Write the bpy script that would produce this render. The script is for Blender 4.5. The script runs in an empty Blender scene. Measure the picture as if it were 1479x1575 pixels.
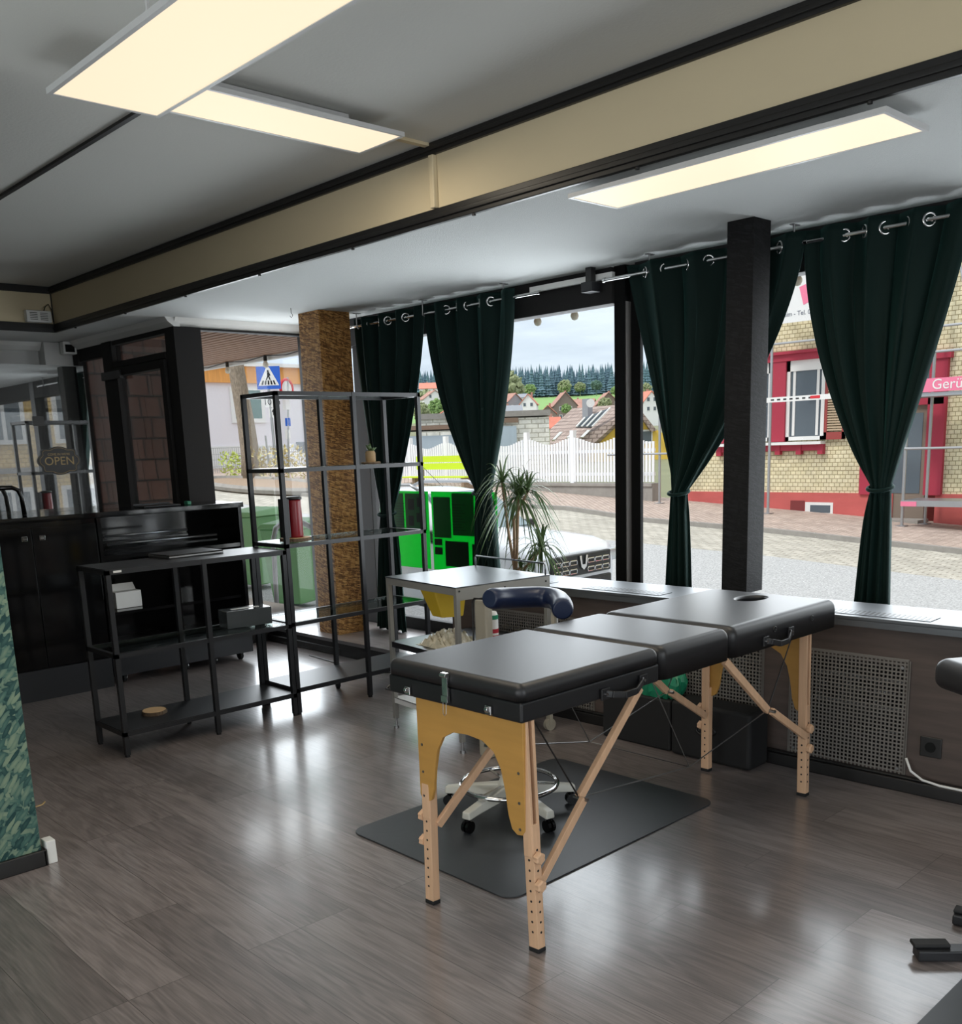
import bpy, bmesh, math, random
import numpy as np
from mathutils import Vector, Matrix, Euler
R = math.radians
C = bpy.context.scene.collection
# ---------------------------------------------------------------- camera
W_, H_ = 1479, 1575
FPX, PY, CAMH = 1495.4, 998.5, 1.45
ya, pi_, ro = R(136.7786), R(11.7943), R(2.0273)
fw = np.array([math.cos(pi_)*math.cos(ya), math.cos(pi_)*math.sin(ya), -math.sin(pi_)])
r0 = np.array([math.sin(ya), -math.cos(ya), 0.0]); d0 = np.cross(fw, r0)
rt = math.cos(ro)*r0 + math.sin(ro)*d0; dn = -math.sin(ro)*r0 + math.cos(ro)*d0
cam = bpy.data.cameras.new('camera'); co = bpy.data.objects.new('camera', cam); C.objects.link(co)
M = Matrix(((rt[0], -dn[0], -fw[0], 0), (rt[1], -dn[1], -fw[1], 0), (rt[2], -dn[2], -fw[2], CAMH), (0, 0, 0, 1)))
co.matrix_world = M
cam.sensor_fit = 'HORIZONTAL'; cam.sensor_width = 36.0
cam.lens = FPX / W_ * 36.0
cam.shift_y = (PY - H_/2) / W_
cam.clip_start = 0.02; cam.clip_end = 2000
sc = bpy.context.scene; sc.camera = co
sc.view_settings.view_transform = 'Standard'; sc.view_settings.look = 'None'
sc.view_settings.gamma = 1.0; sc.view_settings.use_curve_mapping = False
sc.view_settings.exposure = 0.0
# survey helpers: the point of a given plane seen along a sight line of the camera position
def _ray(u, v):
    a, b = (u - W_/2)/FPX, (v - PY)/FPX
    return Vector((rt[0]*a + dn[0]*b + fw[0], rt[1]*a + dn[1]*b + fw[1], rt[2]*a + dn[2]*b + fw[2]))
O_ = Vector((0, 0, CAMH))
def onz(u, v, z=0.0): q = _ray(u, v); return O_ + q*((z - CAMH)/q.z)
def ony(u, v, y): q = _ray(u, v); return O_ + q*(y/q.y)
def onx(u, v, x): q = _ray(u, v); return O_ + q*(x/q.x)
G0, GS = -0.90, 0.059
def gz(x): return G0 - GS*x
def ong(u, v): q = _ray(u, v); return O_ + q*((G0 - CAMH)/(q.z + GS*q.x))
# ---------------------------------------------------------------- sky, sun, added fill lights, window daylight
wd = bpy.data.worlds.new('sky'); sc.world = wd; wd.use_nodes = True
nt = wd.node_tree; nt.nodes.clear()
def N(t, k, **kw):
    n = t.nodes.new(k)
    for a, b in kw.items(): setattr(n, a, b)
    return n
tc = N(nt, 'ShaderNodeTexCoord'); sx = N(nt, 'ShaderNodeSeparateXYZ'); nt.links.new(tc.outputs['Generated'], sx.inputs[0])
rmp = N(nt, 'ShaderNodeValToRGB'); nt.links.new(sx.outputs['Z'], rmp.inputs[0])
e = rmp.color_ramp.elements
e[0].position = 0.0; e[0].color = (1.15, 1.25, 1.30, 1)
e[1].position = 1.0; e[1].color = (2.2, 2.35, 2.5, 1)
for p, c in ((.08, (1.0, 1.18, 1.33, 1)), (.24, (1.0, 1.17, 1.32, 1)), (.5, (1.5, 1.65, 1.8, 1))):
    k = rmp.color_ramp.elements.new(p); k.color = c
mp = N(nt, 'ShaderNodeMapping'); mp.inputs['Scale'].default_value = (1.6, 1.6, 9.0); nt.links.new(tc.outputs['Generated'], mp.inputs[0])
ns = N(nt, 'ShaderNodeTexNoise'); ns.inputs['Scale'].default_value = 2.2; ns.inputs['Detail'].default_value = 6; ns.inputs['Roughness'].default_value = .55
nt.links.new(mp.outputs[0], ns.inputs['Vector'])
cr = N(nt, 'ShaderNodeValToRGB'); cr.color_ramp.elements[0].position = .38; cr.color_ramp.elements[0].color = (.80, .80, .82, 1)
cr.color_ramp.elements[1].position = .66; cr.color_ramp.elements[1].color = (1.14, 1.1, 1.06, 1); nt.links.new(ns.outputs['Fac'], cr.inputs[0])
mx = N(nt, 'ShaderNodeMixRGB', blend_type='MULTIPLY'); mx.inputs[0].default_value = 1
nt.links.new(rmp.outputs[0], mx.inputs[1]); nt.links.new(cr.outputs[0], mx.inputs[2])
bg = N(nt, 'ShaderNodeBackground'); bg.inputs[1].default_value = .84; nt.links.new(mx.outputs[0], bg.inputs[0])
wo = N(nt, 'ShaderNodeOutputWorld'); nt.links.new(bg.outputs[0], wo.inputs[0])
SUN = 1.9
sl = bpy.data.lights.new('sun', 'SUN'); sl.energy = SUN; sl.angle = R(12); sl.color = (1.0, .96, .9)
so = bpy.data.objects.new('sun', sl); C.objects.link(so); so.rotation_euler = (R(38), 0, R(-20))
FILL = 120.0
al = bpy.data.lights.new('side_fill_light', 'AREA'); al.shape = 'RECTANGLE'; al.size = 5.2; al.size_y = 1.9; al.energy = FILL; al.color = (.9, .96, 1.0)  # unseen fill light, added to brighten the interior from the right
ao = bpy.data.objects.new('side_fill_light', al); C.objects.link(ao); ao.location = (3.35, 1.6, 1.35); ao.rotation_euler = (0, R(90), 0)
al2 = bpy.data.lights.new('rear_fill_light', 'AREA'); al2.shape = 'RECTANGLE'; al2.size = 6.0; al2.size_y = 1.9; al2.energy = FILL*1.45; al2.color = (.93, .97, 1.0)  # unseen fill light before the solid back wall, added to brighten the room
ao2 = bpy.data.objects.new('rear_fill_light', al2); C.objects.link(ao2); ao2.location = (-.4, -3.0, 1.4); ao2.rotation_euler = (R(118), 0, 0)
for nm, loc, rx, rz, sx_, sy_, en in (('front_window_daylight', (-3.95, 4.84, 1.25), 92, 180, 5.0, 2.0, 175), ('end_window_daylight', (-6.86, 4.1, 1.2), 92, -90, 1.0, 2.1, 32)):
    w_ = bpy.data.lights.new(nm, 'AREA'); w_.shape = 'RECTANGLE'; w_.size = sx_; w_.size_y = sy_; w_.energy = en; w_.color = (.88, .95, 1.0)
    wo_ = bpy.data.objects.new(nm, w_); C.objects.link(wo_); wo_.location = loc; wo_.rotation_euler = (R(rx), 0, R(rz))
# ---------------------------------------------------------------- materials
def lin(c): return tuple(((x/255)/12.92 if x/255 <= .04045 else ((x/255+.055)/1.055)**2.4) for x in c)
def mat(name, col, rough=.5, metal=0.0, spec=None, noise=None, bump=None, emit=None, alpha=None, trans=None, coat=None):
    m = bpy.data.materials.new(name); m.use_nodes = True; t = m.node_tree
    b = t.nodes['Principled BSDF']
    c = lin(col) if max(col) > 1.0 else tuple(col)
    b.inputs['Base Color'].default_value = (*c, 1); b.inputs['Roughness'].default_value = rough; b.inputs['Metallic'].default_value = metal
    if spec is not None: b.inputs['Specular IOR Level'].default_value = spec
    if coat: b.inputs['Coat Weight'].default_value = coat; b.inputs['Coat Roughness'].default_value = .05
    if emit: b.inputs['Emission Color'].default_value = (*emit[0], 1); b.inputs['Emission Strength'].default_value = emit[1]
    if trans: b.inputs['Transmission Weight'].default_value = trans
    if noise:      # (scale xyz, amount dark, amount light)
        tcn = N(t, 'ShaderNodeTexCoord'); mpn = N(t, 'ShaderNodeMapping'); mpn.inputs['Scale'].default_value = noise[0]
        t.links.new(tcn.outputs['Object'], mpn.inputs[0])
        nn = N(t, 'ShaderNodeTexNoise'); nn.inputs['Scale'].default_value = 1; nn.inputs['Detail'].default_value = 5; nn.inputs['Roughness'].default_value = .6
        t.links.new(mpn.outputs[0], nn.inputs['Vector'])
        rr = N(t, 'ShaderNodeValToRGB'); rr.color_ramp.elements[0].position = .3; rr.color_ramp.elements[1].position = .7
        rr.color_ramp.elements[0].color = (*[x*noise[1] for x in c], 1); rr.color_ramp.elements[1].color = (*[min(1, x*noise[2]) for x in c], 1)
        t.links.new(nn.outputs['Fac'], rr.inputs[0]); t.links.new(rr.outputs[0], b.inputs['Base Color'])
    if bump:       # (scale, strength, distance)
        tcb = N(t, 'ShaderNodeTexCoord'); nb = N(t, 'ShaderNodeTexNoise'); nb.inputs['Scale'].default_value = bump[0]; nb.inputs['Detail'].default_value = 3
        t.links.new(tcb.outputs['Object'], nb.inputs['Vector'])
        bn = N(t, 'ShaderNodeBump'); bn.inputs['Strength'].default_value = bump[1]; bn.inputs['Distance'].default_value = bump[2]
        t.links.new(nb.outputs['Fac'], bn.inputs['Height']); t.links.new(bn.outputs[0], b.inputs['Normal'])
    return m
def bricks(name, c1, c2, mortar, scale, bw, bh, msize=.02, axes='XZ', rough=.85, bumpd=.01, rot=0, offset=.5, squash=1.0, grain=None):
    m = bpy.data.materials.new(name); m.use_nodes = True; t = m.node_tree; b = t.nodes['Principled BSDF']; b.inputs['Roughness'].default_value = rough
    tcn = N(t, 'ShaderNodeTexCoord'); s = N(t, 'ShaderNodeSeparateXYZ'); cb = N(t, 'ShaderNodeCombineXYZ'); t.links.new(tcn.outputs['Object'], s.inputs[0])
    t.links.new(s.outputs[axes[0]], cb.inputs[0]); t.links.new(s.outputs[axes[1]], cb.inputs[1])
    mpn = N(t, 'ShaderNodeMapping'); mpn.inputs['Rotation'].default_value = (0, 0, rot); t.links.new(cb.outputs[0], mpn.inputs[0])
    br = N(t, 'ShaderNodeTexBrick'); br.inputs['Scale'].default_value = scale; br.inputs['Brick Width'].default_value = bw; br.inputs['Row Height'].default_value = bh
    br.inputs['Mortar Size'].default_value = msize; br.inputs['Mortar Smooth'].default_value = .3; br.offset = offset
    for k, c in (('Color1', c1), ('Color2', c2), ('Mortar', mortar)): br.inputs[k].default_value = (*lin(c), 1)
    t.links.new(mpn.outputs[0], br.inputs['Vector'])
    nn = N(t, 'ShaderNodeTexNoise'); nn.inputs['Detail'].default_value = 6; nn.inputs['Roughness'].default_value = .65
    mg = N(t, 'ShaderNodeMapping'); mg.inputs['Scale'].default_value = grain or (3, 3, 3); t.links.new(tcn.outputs['Object'], mg.inputs[0]); t.links.new(mg.outputs[0], nn.inputs['Vector'])
    nn.inputs['Scale'].default_value = 1.0
    rr = N(t, 'ShaderNodeValToRGB'); rr.color_ramp.elements[0].position = .3; rr.color_ramp.elements[1].position = .7
    rr.color_ramp.elements[0].color = (.72, .72, .72, 1); rr.color_ramp.elements[1].color = (1.2, 1.2, 1.2, 1)
    mm = N(t, 'ShaderNodeMixRGB', blend_type='MULTIPLY'); mm.inputs[0].default_value = .8
    t.links.new(nn.outputs['Fac'], rr.inputs[0]); t.links.new(br.outputs['Color'], mm.inputs[1]); t.links.new(rr.outputs[0], mm.inputs[2]); t.links.new(mm.outputs[0], b.inputs['Base Color'])
    bn = N(t, 'ShaderNodeBump'); bn.inputs['Strength'].default_value = .6; bn.inputs['Distance'].default_value = bumpd; bn.invert = True
    t.links.new(br.outputs['Fac'], bn.inputs['Height']); t.links.new(bn.outputs[0], b.inputs['Normal'])
    return m
def floor_mat():
    m = bpy.data.materials.new('laminate_floor'); m.use_nodes = True; t = m.node_tree; b = t.nodes['Principled BSDF']
    tcn = N(t, 'ShaderNodeTexCoord')
    br = N(t, 'ShaderNodeTexBrick'); br.inputs['Scale'].default_value = 1; br.inputs['Brick Width'].default_value = 1.22; br.inputs['Row Height'].default_value = .185
    br.inputs['Mortar Size'].default_value = .0012; br.inputs['Mortar Smooth'].default_value = .2; br.offset = .37; br.offset_frequency = 3
    for k, c in (('Color1', (101, 93, 91)), ('Color2', (124, 115, 113)), ('Mortar', (66, 58, 57))): br.inputs[k].default_value = (*lin(c), 1)
    t.links.new(tcn.outputs['Object'], br.inputs['Vector'])
    # each board shifts its own grain
    wn = N(t, 'ShaderNodeMixRGB', blend_type='ADD'); wn.inputs[0].default_value = 1
    sc_ = N(t, 'ShaderNodeVectorMath', operation='SCALE'); sc_.inputs['Scale'].default_value = 90; t.links.new(br.outputs['Color'], sc_.inputs[0])
    ad = N(t, 'ShaderNodeVectorMath', operation='ADD'); t.links.new(tcn.outputs['Object'], ad.inputs[0]); t.links.new(sc_.outputs[0], ad.inputs[1])
    m1 = N(t, 'ShaderNodeMapping'); m1.inputs['Scale'].default_value = (1.3, 9, 1); t.links.new(ad.outputs[0], m1.inputs[0])
    n1 = N(t, 'ShaderNodeTexNoise'); n1.inputs['Scale'].default_value = 1; n1.inputs['Detail'].default_value = 3; n1.inputs['Distortion'].default_value = .6; t.links.new(m1.outputs[0], n1.inputs['Vector'])
    wv = N(t, 'ShaderNodeMath', operation='MULTIPLY'); wv.inputs[1].default_value = 44; t.links.new(n1.outputs['Fac'], wv.inputs[0])
    sn = N(t, 'ShaderNodeMath', operation='SINE'); t.links.new(wv.outputs[0], sn.inputs[0])
    m2 = N(t, 'ShaderNodeMapping'); m2.inputs['Scale'].default_value = (7, 160, 1); t.links.new(ad.outputs[0], m2.inputs[0])
    n2 = N(t, 'ShaderNodeTexNoise'); n2.inputs['Scale'].default_value = 1; n2.inputs['Detail'].default_value = 4; t.links.new(m2.outputs[0], n2.inputs['Vector'])
    k1 = N(t, 'ShaderNodeMath', operation='MULTIPLY_ADD'); k1.inputs[1].default_value = .15; k1.inputs[2].default_value = .46; t.links.new(sn.outputs[0], k1.inputs[0])
    k2 = N(t, 'ShaderNodeMath', operation='MULTIPLY_ADD'); k2.inputs[1].default_value = 1.15; t.links.new(n2.outputs['Fac'], k2.inputs[0]); t.links.new(k1.outputs[0], k2.inputs[2])
    mm = N(t, 'ShaderNodeVectorMath', operation='SCALE'); t.links.new(br.outputs['Color'], mm.inputs[0]); t.links.new(k2.outputs[0], mm.inputs['Scale'])
    t.links.new(mm.outputs[0], b.inputs['Base Color'])
    b.inputs['Roughness'].default_value = .36; b.inputs['Specular IOR Level'].default_value = .8; b.inputs['Coat Weight'].default_value = .6; b.inputs['Coat Roughness'].default_value = .17; b.inputs['Coat IOR'].default_value = 1.6
    bn = N(t, 'ShaderNodeBump'); bn.inputs['Strength'].default_value = .25; bn.inputs['Distance'].default_value = .002
    t.links.new(n2.outputs['Fac'], bn.inputs['Height']); t.links.new(bn.outputs[0], b.inputs['Normal'])
    return m
def chips(name, dark, mid, light, L=24, Wd=150, rough=.6, bump=.002, axes='YZ', warp=.012, layers=6, edge=.55):
    """layers of overlapping elongated flakes: pressed wood strands, or the leaves printed on the wallpaper"""
    m = bpy.data.materials.new(name); m.use_nodes = True; t = m.node_tree; b = t.nodes['Principled BSDF']; b.inputs['Roughness'].default_value = rough; b.inputs['Specular IOR Level'].default_value = .25
    tcn = N(t, 'ShaderNodeTexCoord'); s = N(t, 'ShaderNodeSeparateXYZ'); t.links.new(tcn.outputs['Object'], s.inputs[0])
    sm = N(t, 'ShaderNodeMath', operation='ADD'); t.links.new(s.outputs['X'], sm.inputs[0]); t.links.new(s.outputs['Y'], sm.inputs[1])
    cb = N(t, 'ShaderNodeCombineXYZ'); t.links.new(sm.outputs[0], cb.inputs[0]); t.links.new(s.outputs['Z'], cb.inputs[1])
    nw = N(t, 'ShaderNodeTexNoise'); nw.inputs['Scale'].default_value = L*.8; t.links.new(cb.outputs[0], nw.inputs['Vector'])
    md = N(t, 'ShaderNodeMixRGB', blend_type='ADD'); md.inputs[0].default_value = warp; t.links.new(cb.outputs[0], md.inputs[1]); t.links.new(nw.outputs['Color'], md.inputs[2])
    col = None; hgt = None
    for i in range(layers):
        ang = (.4 + i*1.13) % math.pi
        mp_ = N(t, 'ShaderNodeMapping'); mp_.vector_type = 'TEXTURE'; mp_.inputs['Rotation'].default_value = (0, 0, ang); mp_.inputs['Scale'].default_value = (1/L, 1/Wd, 1); mp_.inputs['Location'].default_value = (i*.137, i*.071, 0)
        t.links.new(md.outputs[0], mp_.inputs[0])
        vo = N(t, 'ShaderNodeTexVoronoi'); vo.voronoi_dimensions = '2D'; vo.inputs['Scale'].default_value = 1; vo.inputs['Randomness'].default_value = .9; t.links.new(mp_.outputs[0], vo.inputs['Vector'])
        sp = N(t, 'ShaderNodeSeparateXYZ'); t.links.new(vo.outputs['Color'], sp.inputs[0])
        mr = N(t, 'ShaderNodeMapRange'); mr.inputs['From Min'].default_value = edge; mr.inputs['From Max'].default_value = edge-.08; t.links.new(vo.outputs['Distance'], mr.inputs['Value'])
        sh = N(t, 'ShaderNodeMath', operation='MULTIPLY_ADD'); sh.inputs[1].default_value = -.55; t.links.new(vo.outputs['Distance'], sh.inputs[0]); t.links.new(sp.outputs[0], sh.inputs[2])
        rr = N(t, 'ShaderNodeValToRGB'); e_ = rr.color_ramp.elements; e_[0].position = -.0; e_[0].color = (*lin(dark), 1); e_[1].position = .85; e_[1].color = (*lin(light), 1); q = e_.new(.4); q.color = (*lin(mid), 1)
        t.links.new(sh.outputs[0], rr.inputs[0])
        if col is None: col, hgt = rr.outputs[0], sp.outputs[1]
        else:
            mi = N(t, 'ShaderNodeMixRGB'); t.links.new(mr.outputs[0], mi.inputs[0]); t.links.new(col, mi.inputs[1]); t.links.new(rr.outputs[0], mi.inputs[2]); col = mi.outputs[0]
            mh = N(t, 'ShaderNodeMixRGB'); t.links.new(mr.outputs[0], mh.inputs[0]); t.links.new(hgt, mh.inputs[1]); t.links.new(sp.outputs[1], mh.inputs[2]); hgt = mh.outputs[0]
    t.links.new(col, b.inputs['Base Color'])
    bn = N(t, 'ShaderNodeBump'); bn.inputs['Strength'].default_value = .5; bn.inputs['Distance'].default_value = bump
    t.links.new(hgt, bn.inputs['Height']); t.links.new(bn.outputs[0], b.inputs['Normal'])
    return m
def glass(name, tint=(1, 1, 1), refl=.06, rough=0.0):
    m = bpy.data.materials.new(name); m.use_nodes = True; t = m.node_tree; t.nodes.clear()
    o = N(t, 'ShaderNodeOutputMaterial'); tr = N(t, 'ShaderNodeBsdfTransparent'); tr.inputs[0].default_value = (*tint, 1)
    gl = N(t, 'ShaderNodeBsdfGlossy'); gl.inputs['Roughness'].default_value = rough
    lw = N(t, 'ShaderNodeLayerWeight'); lw.inputs['Blend'].default_value = .12
    ad = N(t, 'ShaderNodeMath', operation='ADD'); ad.inputs[1].default_value = refl; ad.use_clamp = True
    ml = N(t, 'ShaderNodeMath', operation='MULTIPLY'); ml.inputs[1].default_value = .6
    t.links.new(lw.outputs['Fresnel'], ml.inputs[0]); t.links.new(ml.outputs[0], ad.inputs[0])
    mi = N(t, 'ShaderNodeMixShader'); t.links.new(ad.outputs[0], mi.inputs[0]); t.links.new(tr.outputs[0], mi.inputs[1]); t.links.new(gl.outputs[0], mi.inputs[2]); t.links.new(mi.outputs[0], o.inputs[0])
    return m
m_ceil = mat('ceiling_paint', (206, 209, 208), .9, bump=(260, .55, .004))
m_ceil_up = mat('upper_ceiling_paint', (205, 205, 200), .9, bump=(90, .25, .003))
m_cream = mat('cream_panel', (205, 190, 158), .75, noise=((.8, .8, 2), .95, 1.04))
m_blk = mat('black_trim', (22, 21, 21), .42)
m_frame = mat('dark_window_frame', (36, 35, 35), .7, spec=.2)
m_greyseal = mat('grey_seal', (104, 101, 99), .7, spec=.2)
m_matblk = mat('matt_black_frame', (16, 16, 16), .8, spec=.1)
m_wall = mat('wall_paint', (196, 196, 194), .85)
m_white = mat('white_plastic', (225, 225, 222), .5)
m_cove = mat('white_moulding', (225, 225, 222), .6)
m_floor = floor_mat()
m_osb = chips('strand_board', (92, 60, 28), (150, 106, 56), (186, 142, 86), 22, 130, .65, .002)
m_osbblk = chips('black_strand_board', (12, 12, 13), (16, 16, 17), (26, 26, 28), 20, 110, .75, .004)
m_paper = chips('leaf_wallpaper', (36, 66, 66), (72, 104, 96), (124, 142, 120), 15, 52, .8, .0004, warp=.02, layers=7, edge=.5)
m_steel = mat('stainless_steel', (130, 134, 138), .32, 1.0)
m_steelb = mat('brushed_steel', (150, 150, 150), .35, 1.0)
m_chrome = mat('chrome', (215, 215, 215), .08, 1.0)
m_dkwood = mat('dark_laminate', (78, 67, 62), .5, noise=((2, 60, 30), .75, 1.2))
m_dkmetal = mat('black_powder_coat', (30, 31, 34), .38)
m_gloss = mat('black_gloss', (6, 6, 7), .1, spec=.5)
m_velvet = mat('green_velvet', (7, 27, 24), .8, spec=.2, bump=(400, .15, .001)); m_velvet.node_tree.nodes['Principled BSDF'].inputs['Sheen Weight'].default_value = .15
m_velvet.node_tree.nodes['Principled BSDF'].inputs['Sheen Tint'].default_value = (.1, .4, .35, 1)
m_leather = mat('black_vinyl', (34, 34, 36), .42, bump=(500, .08, .0005), spec=.5)
m_leather2 = mat('black_vinyl_edge', (24, 24, 26), .42)
m_navy = mat('navy_vinyl', (17, 30, 58), .36)
m_beech = mat('beech_wood', (212, 172, 138), .5, noise=((40, 40, 3), .9, 1.08))
m_ply = mat('varnished_plywood', (186, 140, 72), .42, noise=((3, 3, 30), .93, 1.06))
m_rubber = mat('black_rubber', (20, 20, 21), .7)
m_mat = mat('mat_vinyl', (46, 49, 52), .42, noise=((3, 3, 3), .9, 1.15), bump=(35, .12, .002))
m_glass = glass('window_glass', (1, 1, 1), .01)
m_shelfglass = glass('shelf_glass', (.86, .93, .90), .05)
m_mirrorglass = glass('boosted_mirror_glass', (.62, .63, .62), .55)  # reflectance raised to brighten the mirrored street
m_led = mat('led_diffuser', (60, 58, 52), .6, emit=((1.0, .84, .60), 1.02))
m_panelframe = mat('lamp_frame', (196, 196, 196), .4)
m_yellow = mat('yellow_plastic', (205, 170, 40), .45)
m_beige = mat('beige_plastic', (150, 144, 130), .45)
m_red = mat('dark_red_enamel', (120, 22, 32), .3)
m_bag = mat('green_bag', (30, 130, 95), .35)
m_paperw = mat('white_paper', (220, 220, 218), .7)
m_green = mat('poster_green', (0, 175, 60), .5, emit=None)
m_posterdk = mat('poster_dark_green', (0, 92, 38), .5)
m_posterblk = mat('poster_black_green', (3, 30, 16), .5)
m_leaf = mat('dracaena_leaf', (70, 92, 52), .5, noise=((20, 20, 20), .8, 1.2))
m_stem = mat('stem', (120, 98, 74), .8)
m_terra = mat('jute_pot', (158, 132, 98), .9, bump=(200, .6, .003))
m_sill = mat('sill_steel', (104, 108, 112), .42, .7)
m_perf = mat('perforated_sheet', (112, 108, 103), .5)
# outside
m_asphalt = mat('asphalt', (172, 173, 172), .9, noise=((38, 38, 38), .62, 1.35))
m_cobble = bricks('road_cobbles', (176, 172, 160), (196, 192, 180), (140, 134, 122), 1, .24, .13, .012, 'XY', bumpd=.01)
m_pave = bricks('pavement_blocks', (176, 158, 146), (192, 175, 163), (140, 124, 113), 1, .22, .11, .01, 'XY', rot=R(40), bumpd=.01)
m_kerb = mat('kerb_stone', (150, 146, 140), .9, noise=((5, 5, 5), .85, 1.1))
m_shing = bricks('cream_shingles', (214, 204, 168), (226, 217, 184), (160, 148, 112), 1, .12, .085, .008, 'XZ', bumpd=.02)
m_shingy = bricks('yellow_shingles', (222, 190, 122), (232, 203, 140), (170, 136, 76), 1, .2, .12, .01, 'XZ', bumpd=.02)
m_redpaint = mat('red_paint', (166, 44, 66), .6)
m_plinth = mat('red_plinth', (188, 92, 88), .85, noise=((1.5, 1.5, 4), .88, 1.12))
m_wfence = mat('white_fence_paint', (236, 238, 240), .5)
m_shingbr = bricks('brown_wood_shingles', (86, 56, 46), (118, 80, 66), (26, 16, 14), 1, .21, .205, .011, 'YZ', bumpd=.02, grain=(8, 40, 4))  # dark row lines painted in for the shadow under each course
m_glassdk = mat('dark_window_pane', (88, 98, 106), .08)
m_carwhite = mat('white_car_paint', (230, 234, 238), .18, coat=.5)
m_carblk = mat('car_black_plastic', (30, 32, 34), .4)
m_carglass = mat('car_glass', (120, 140, 145), .05, spec=.8)
m_slat = mat('soffit_slat', (170, 132, 108), .6)
m_soff = mat('soffit_gap', (45, 33, 27), .9)
m_bulb = mat('bulb_glass', (235, 228, 210), .1)
m_binc = mat('bin_green', (112, 160, 108), .5)
m_bark = mat('lichen_bark', (140, 128, 112), .95, noise=((25, 25, 8), .55, 1.35), bump=(40, 1, .03))
m_wh = mat('white_render', (226, 222, 226), .9, bump=(12, .3, .02))
m_orange = mat('orange_cladding', (224, 158, 84), .7, noise=((1, 14, 1), .85, 1.1))
m_zinc = mat('galvanised_steel', (172, 174, 176), .4, .8)
m_blue = mat('sign_blue', (30, 90, 190), .4)
m_signred = mat('sign_red', (205, 40, 50), .4)
m_grass = mat('grass', (130, 166, 98), .95, noise=((.3, .3, .3), .85, 1.15))
m_scrub = mat('scrub', (126, 128, 96), .95, noise=((.1, .1, .1), .75, 1.2))
m_conif = mat('hazy_conifer_needles', (96, 122, 134), .95, noise=((1.2, 1.2, 1.2), .7, 1.3))  # pale blue distance haze mixed into the needle colour
m_decid = mat('spring_foliage', (142, 150, 112), .95, noise=((.9, .9, .9), .75, 1.25))
m_lgreen = mat('fresh_foliage', (128, 156, 96), .95, noise=((.9, .9, .9), .75, 1.25))
m_tilebr = bricks('brown_roof_tiles', (150, 132, 122), (170, 152, 142), (112, 96, 88), 1, .3, .34, .03, 'XY', bumpd=.03)
m_tilered = mat('red_roof_tiles', (214, 132, 112), .85, noise=((1, 1, 1), .9, 1.1))
m_tiledk = mat('russet_roof_tiles', (176, 134, 120), .85, noise=((1, 1, 1), .88, 1.1))
m_gryroof = mat('grey_roof', (148, 152, 158), .85)
m_yel = mat('yellow_render', (222, 186, 82), .85)
m_brown = mat('brown_render', (126, 112, 100), .9)
m_wbrick = bricks('white_bricks', (226, 224, 214), (236, 234, 226), (180, 176, 164), 1, .5, .2, .02, 'XZ', bumpd=.01)
m_lime = mat('lime_paint', (196, 220, 40), .5)
m_shed = mat('pale_blue_boards', (176, 190, 200), .7, noise=((6, 6, .5), .9, 1.06))
m_beam = mat('brown_beam', (128, 106, 90), .8)
m_pink = mat('pink_board', (226, 120, 150), .6)
m_mulch = mat('leaf_litter', (150, 130, 110), .95, noise=((30, 30, 30), .6, 1.4))
m_slice = mat('cut_wood', (196, 160, 116), .7)
m_barkd = mat('rough_bark', (92, 76, 60), .95, bump=(60, 1, .01))
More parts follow.
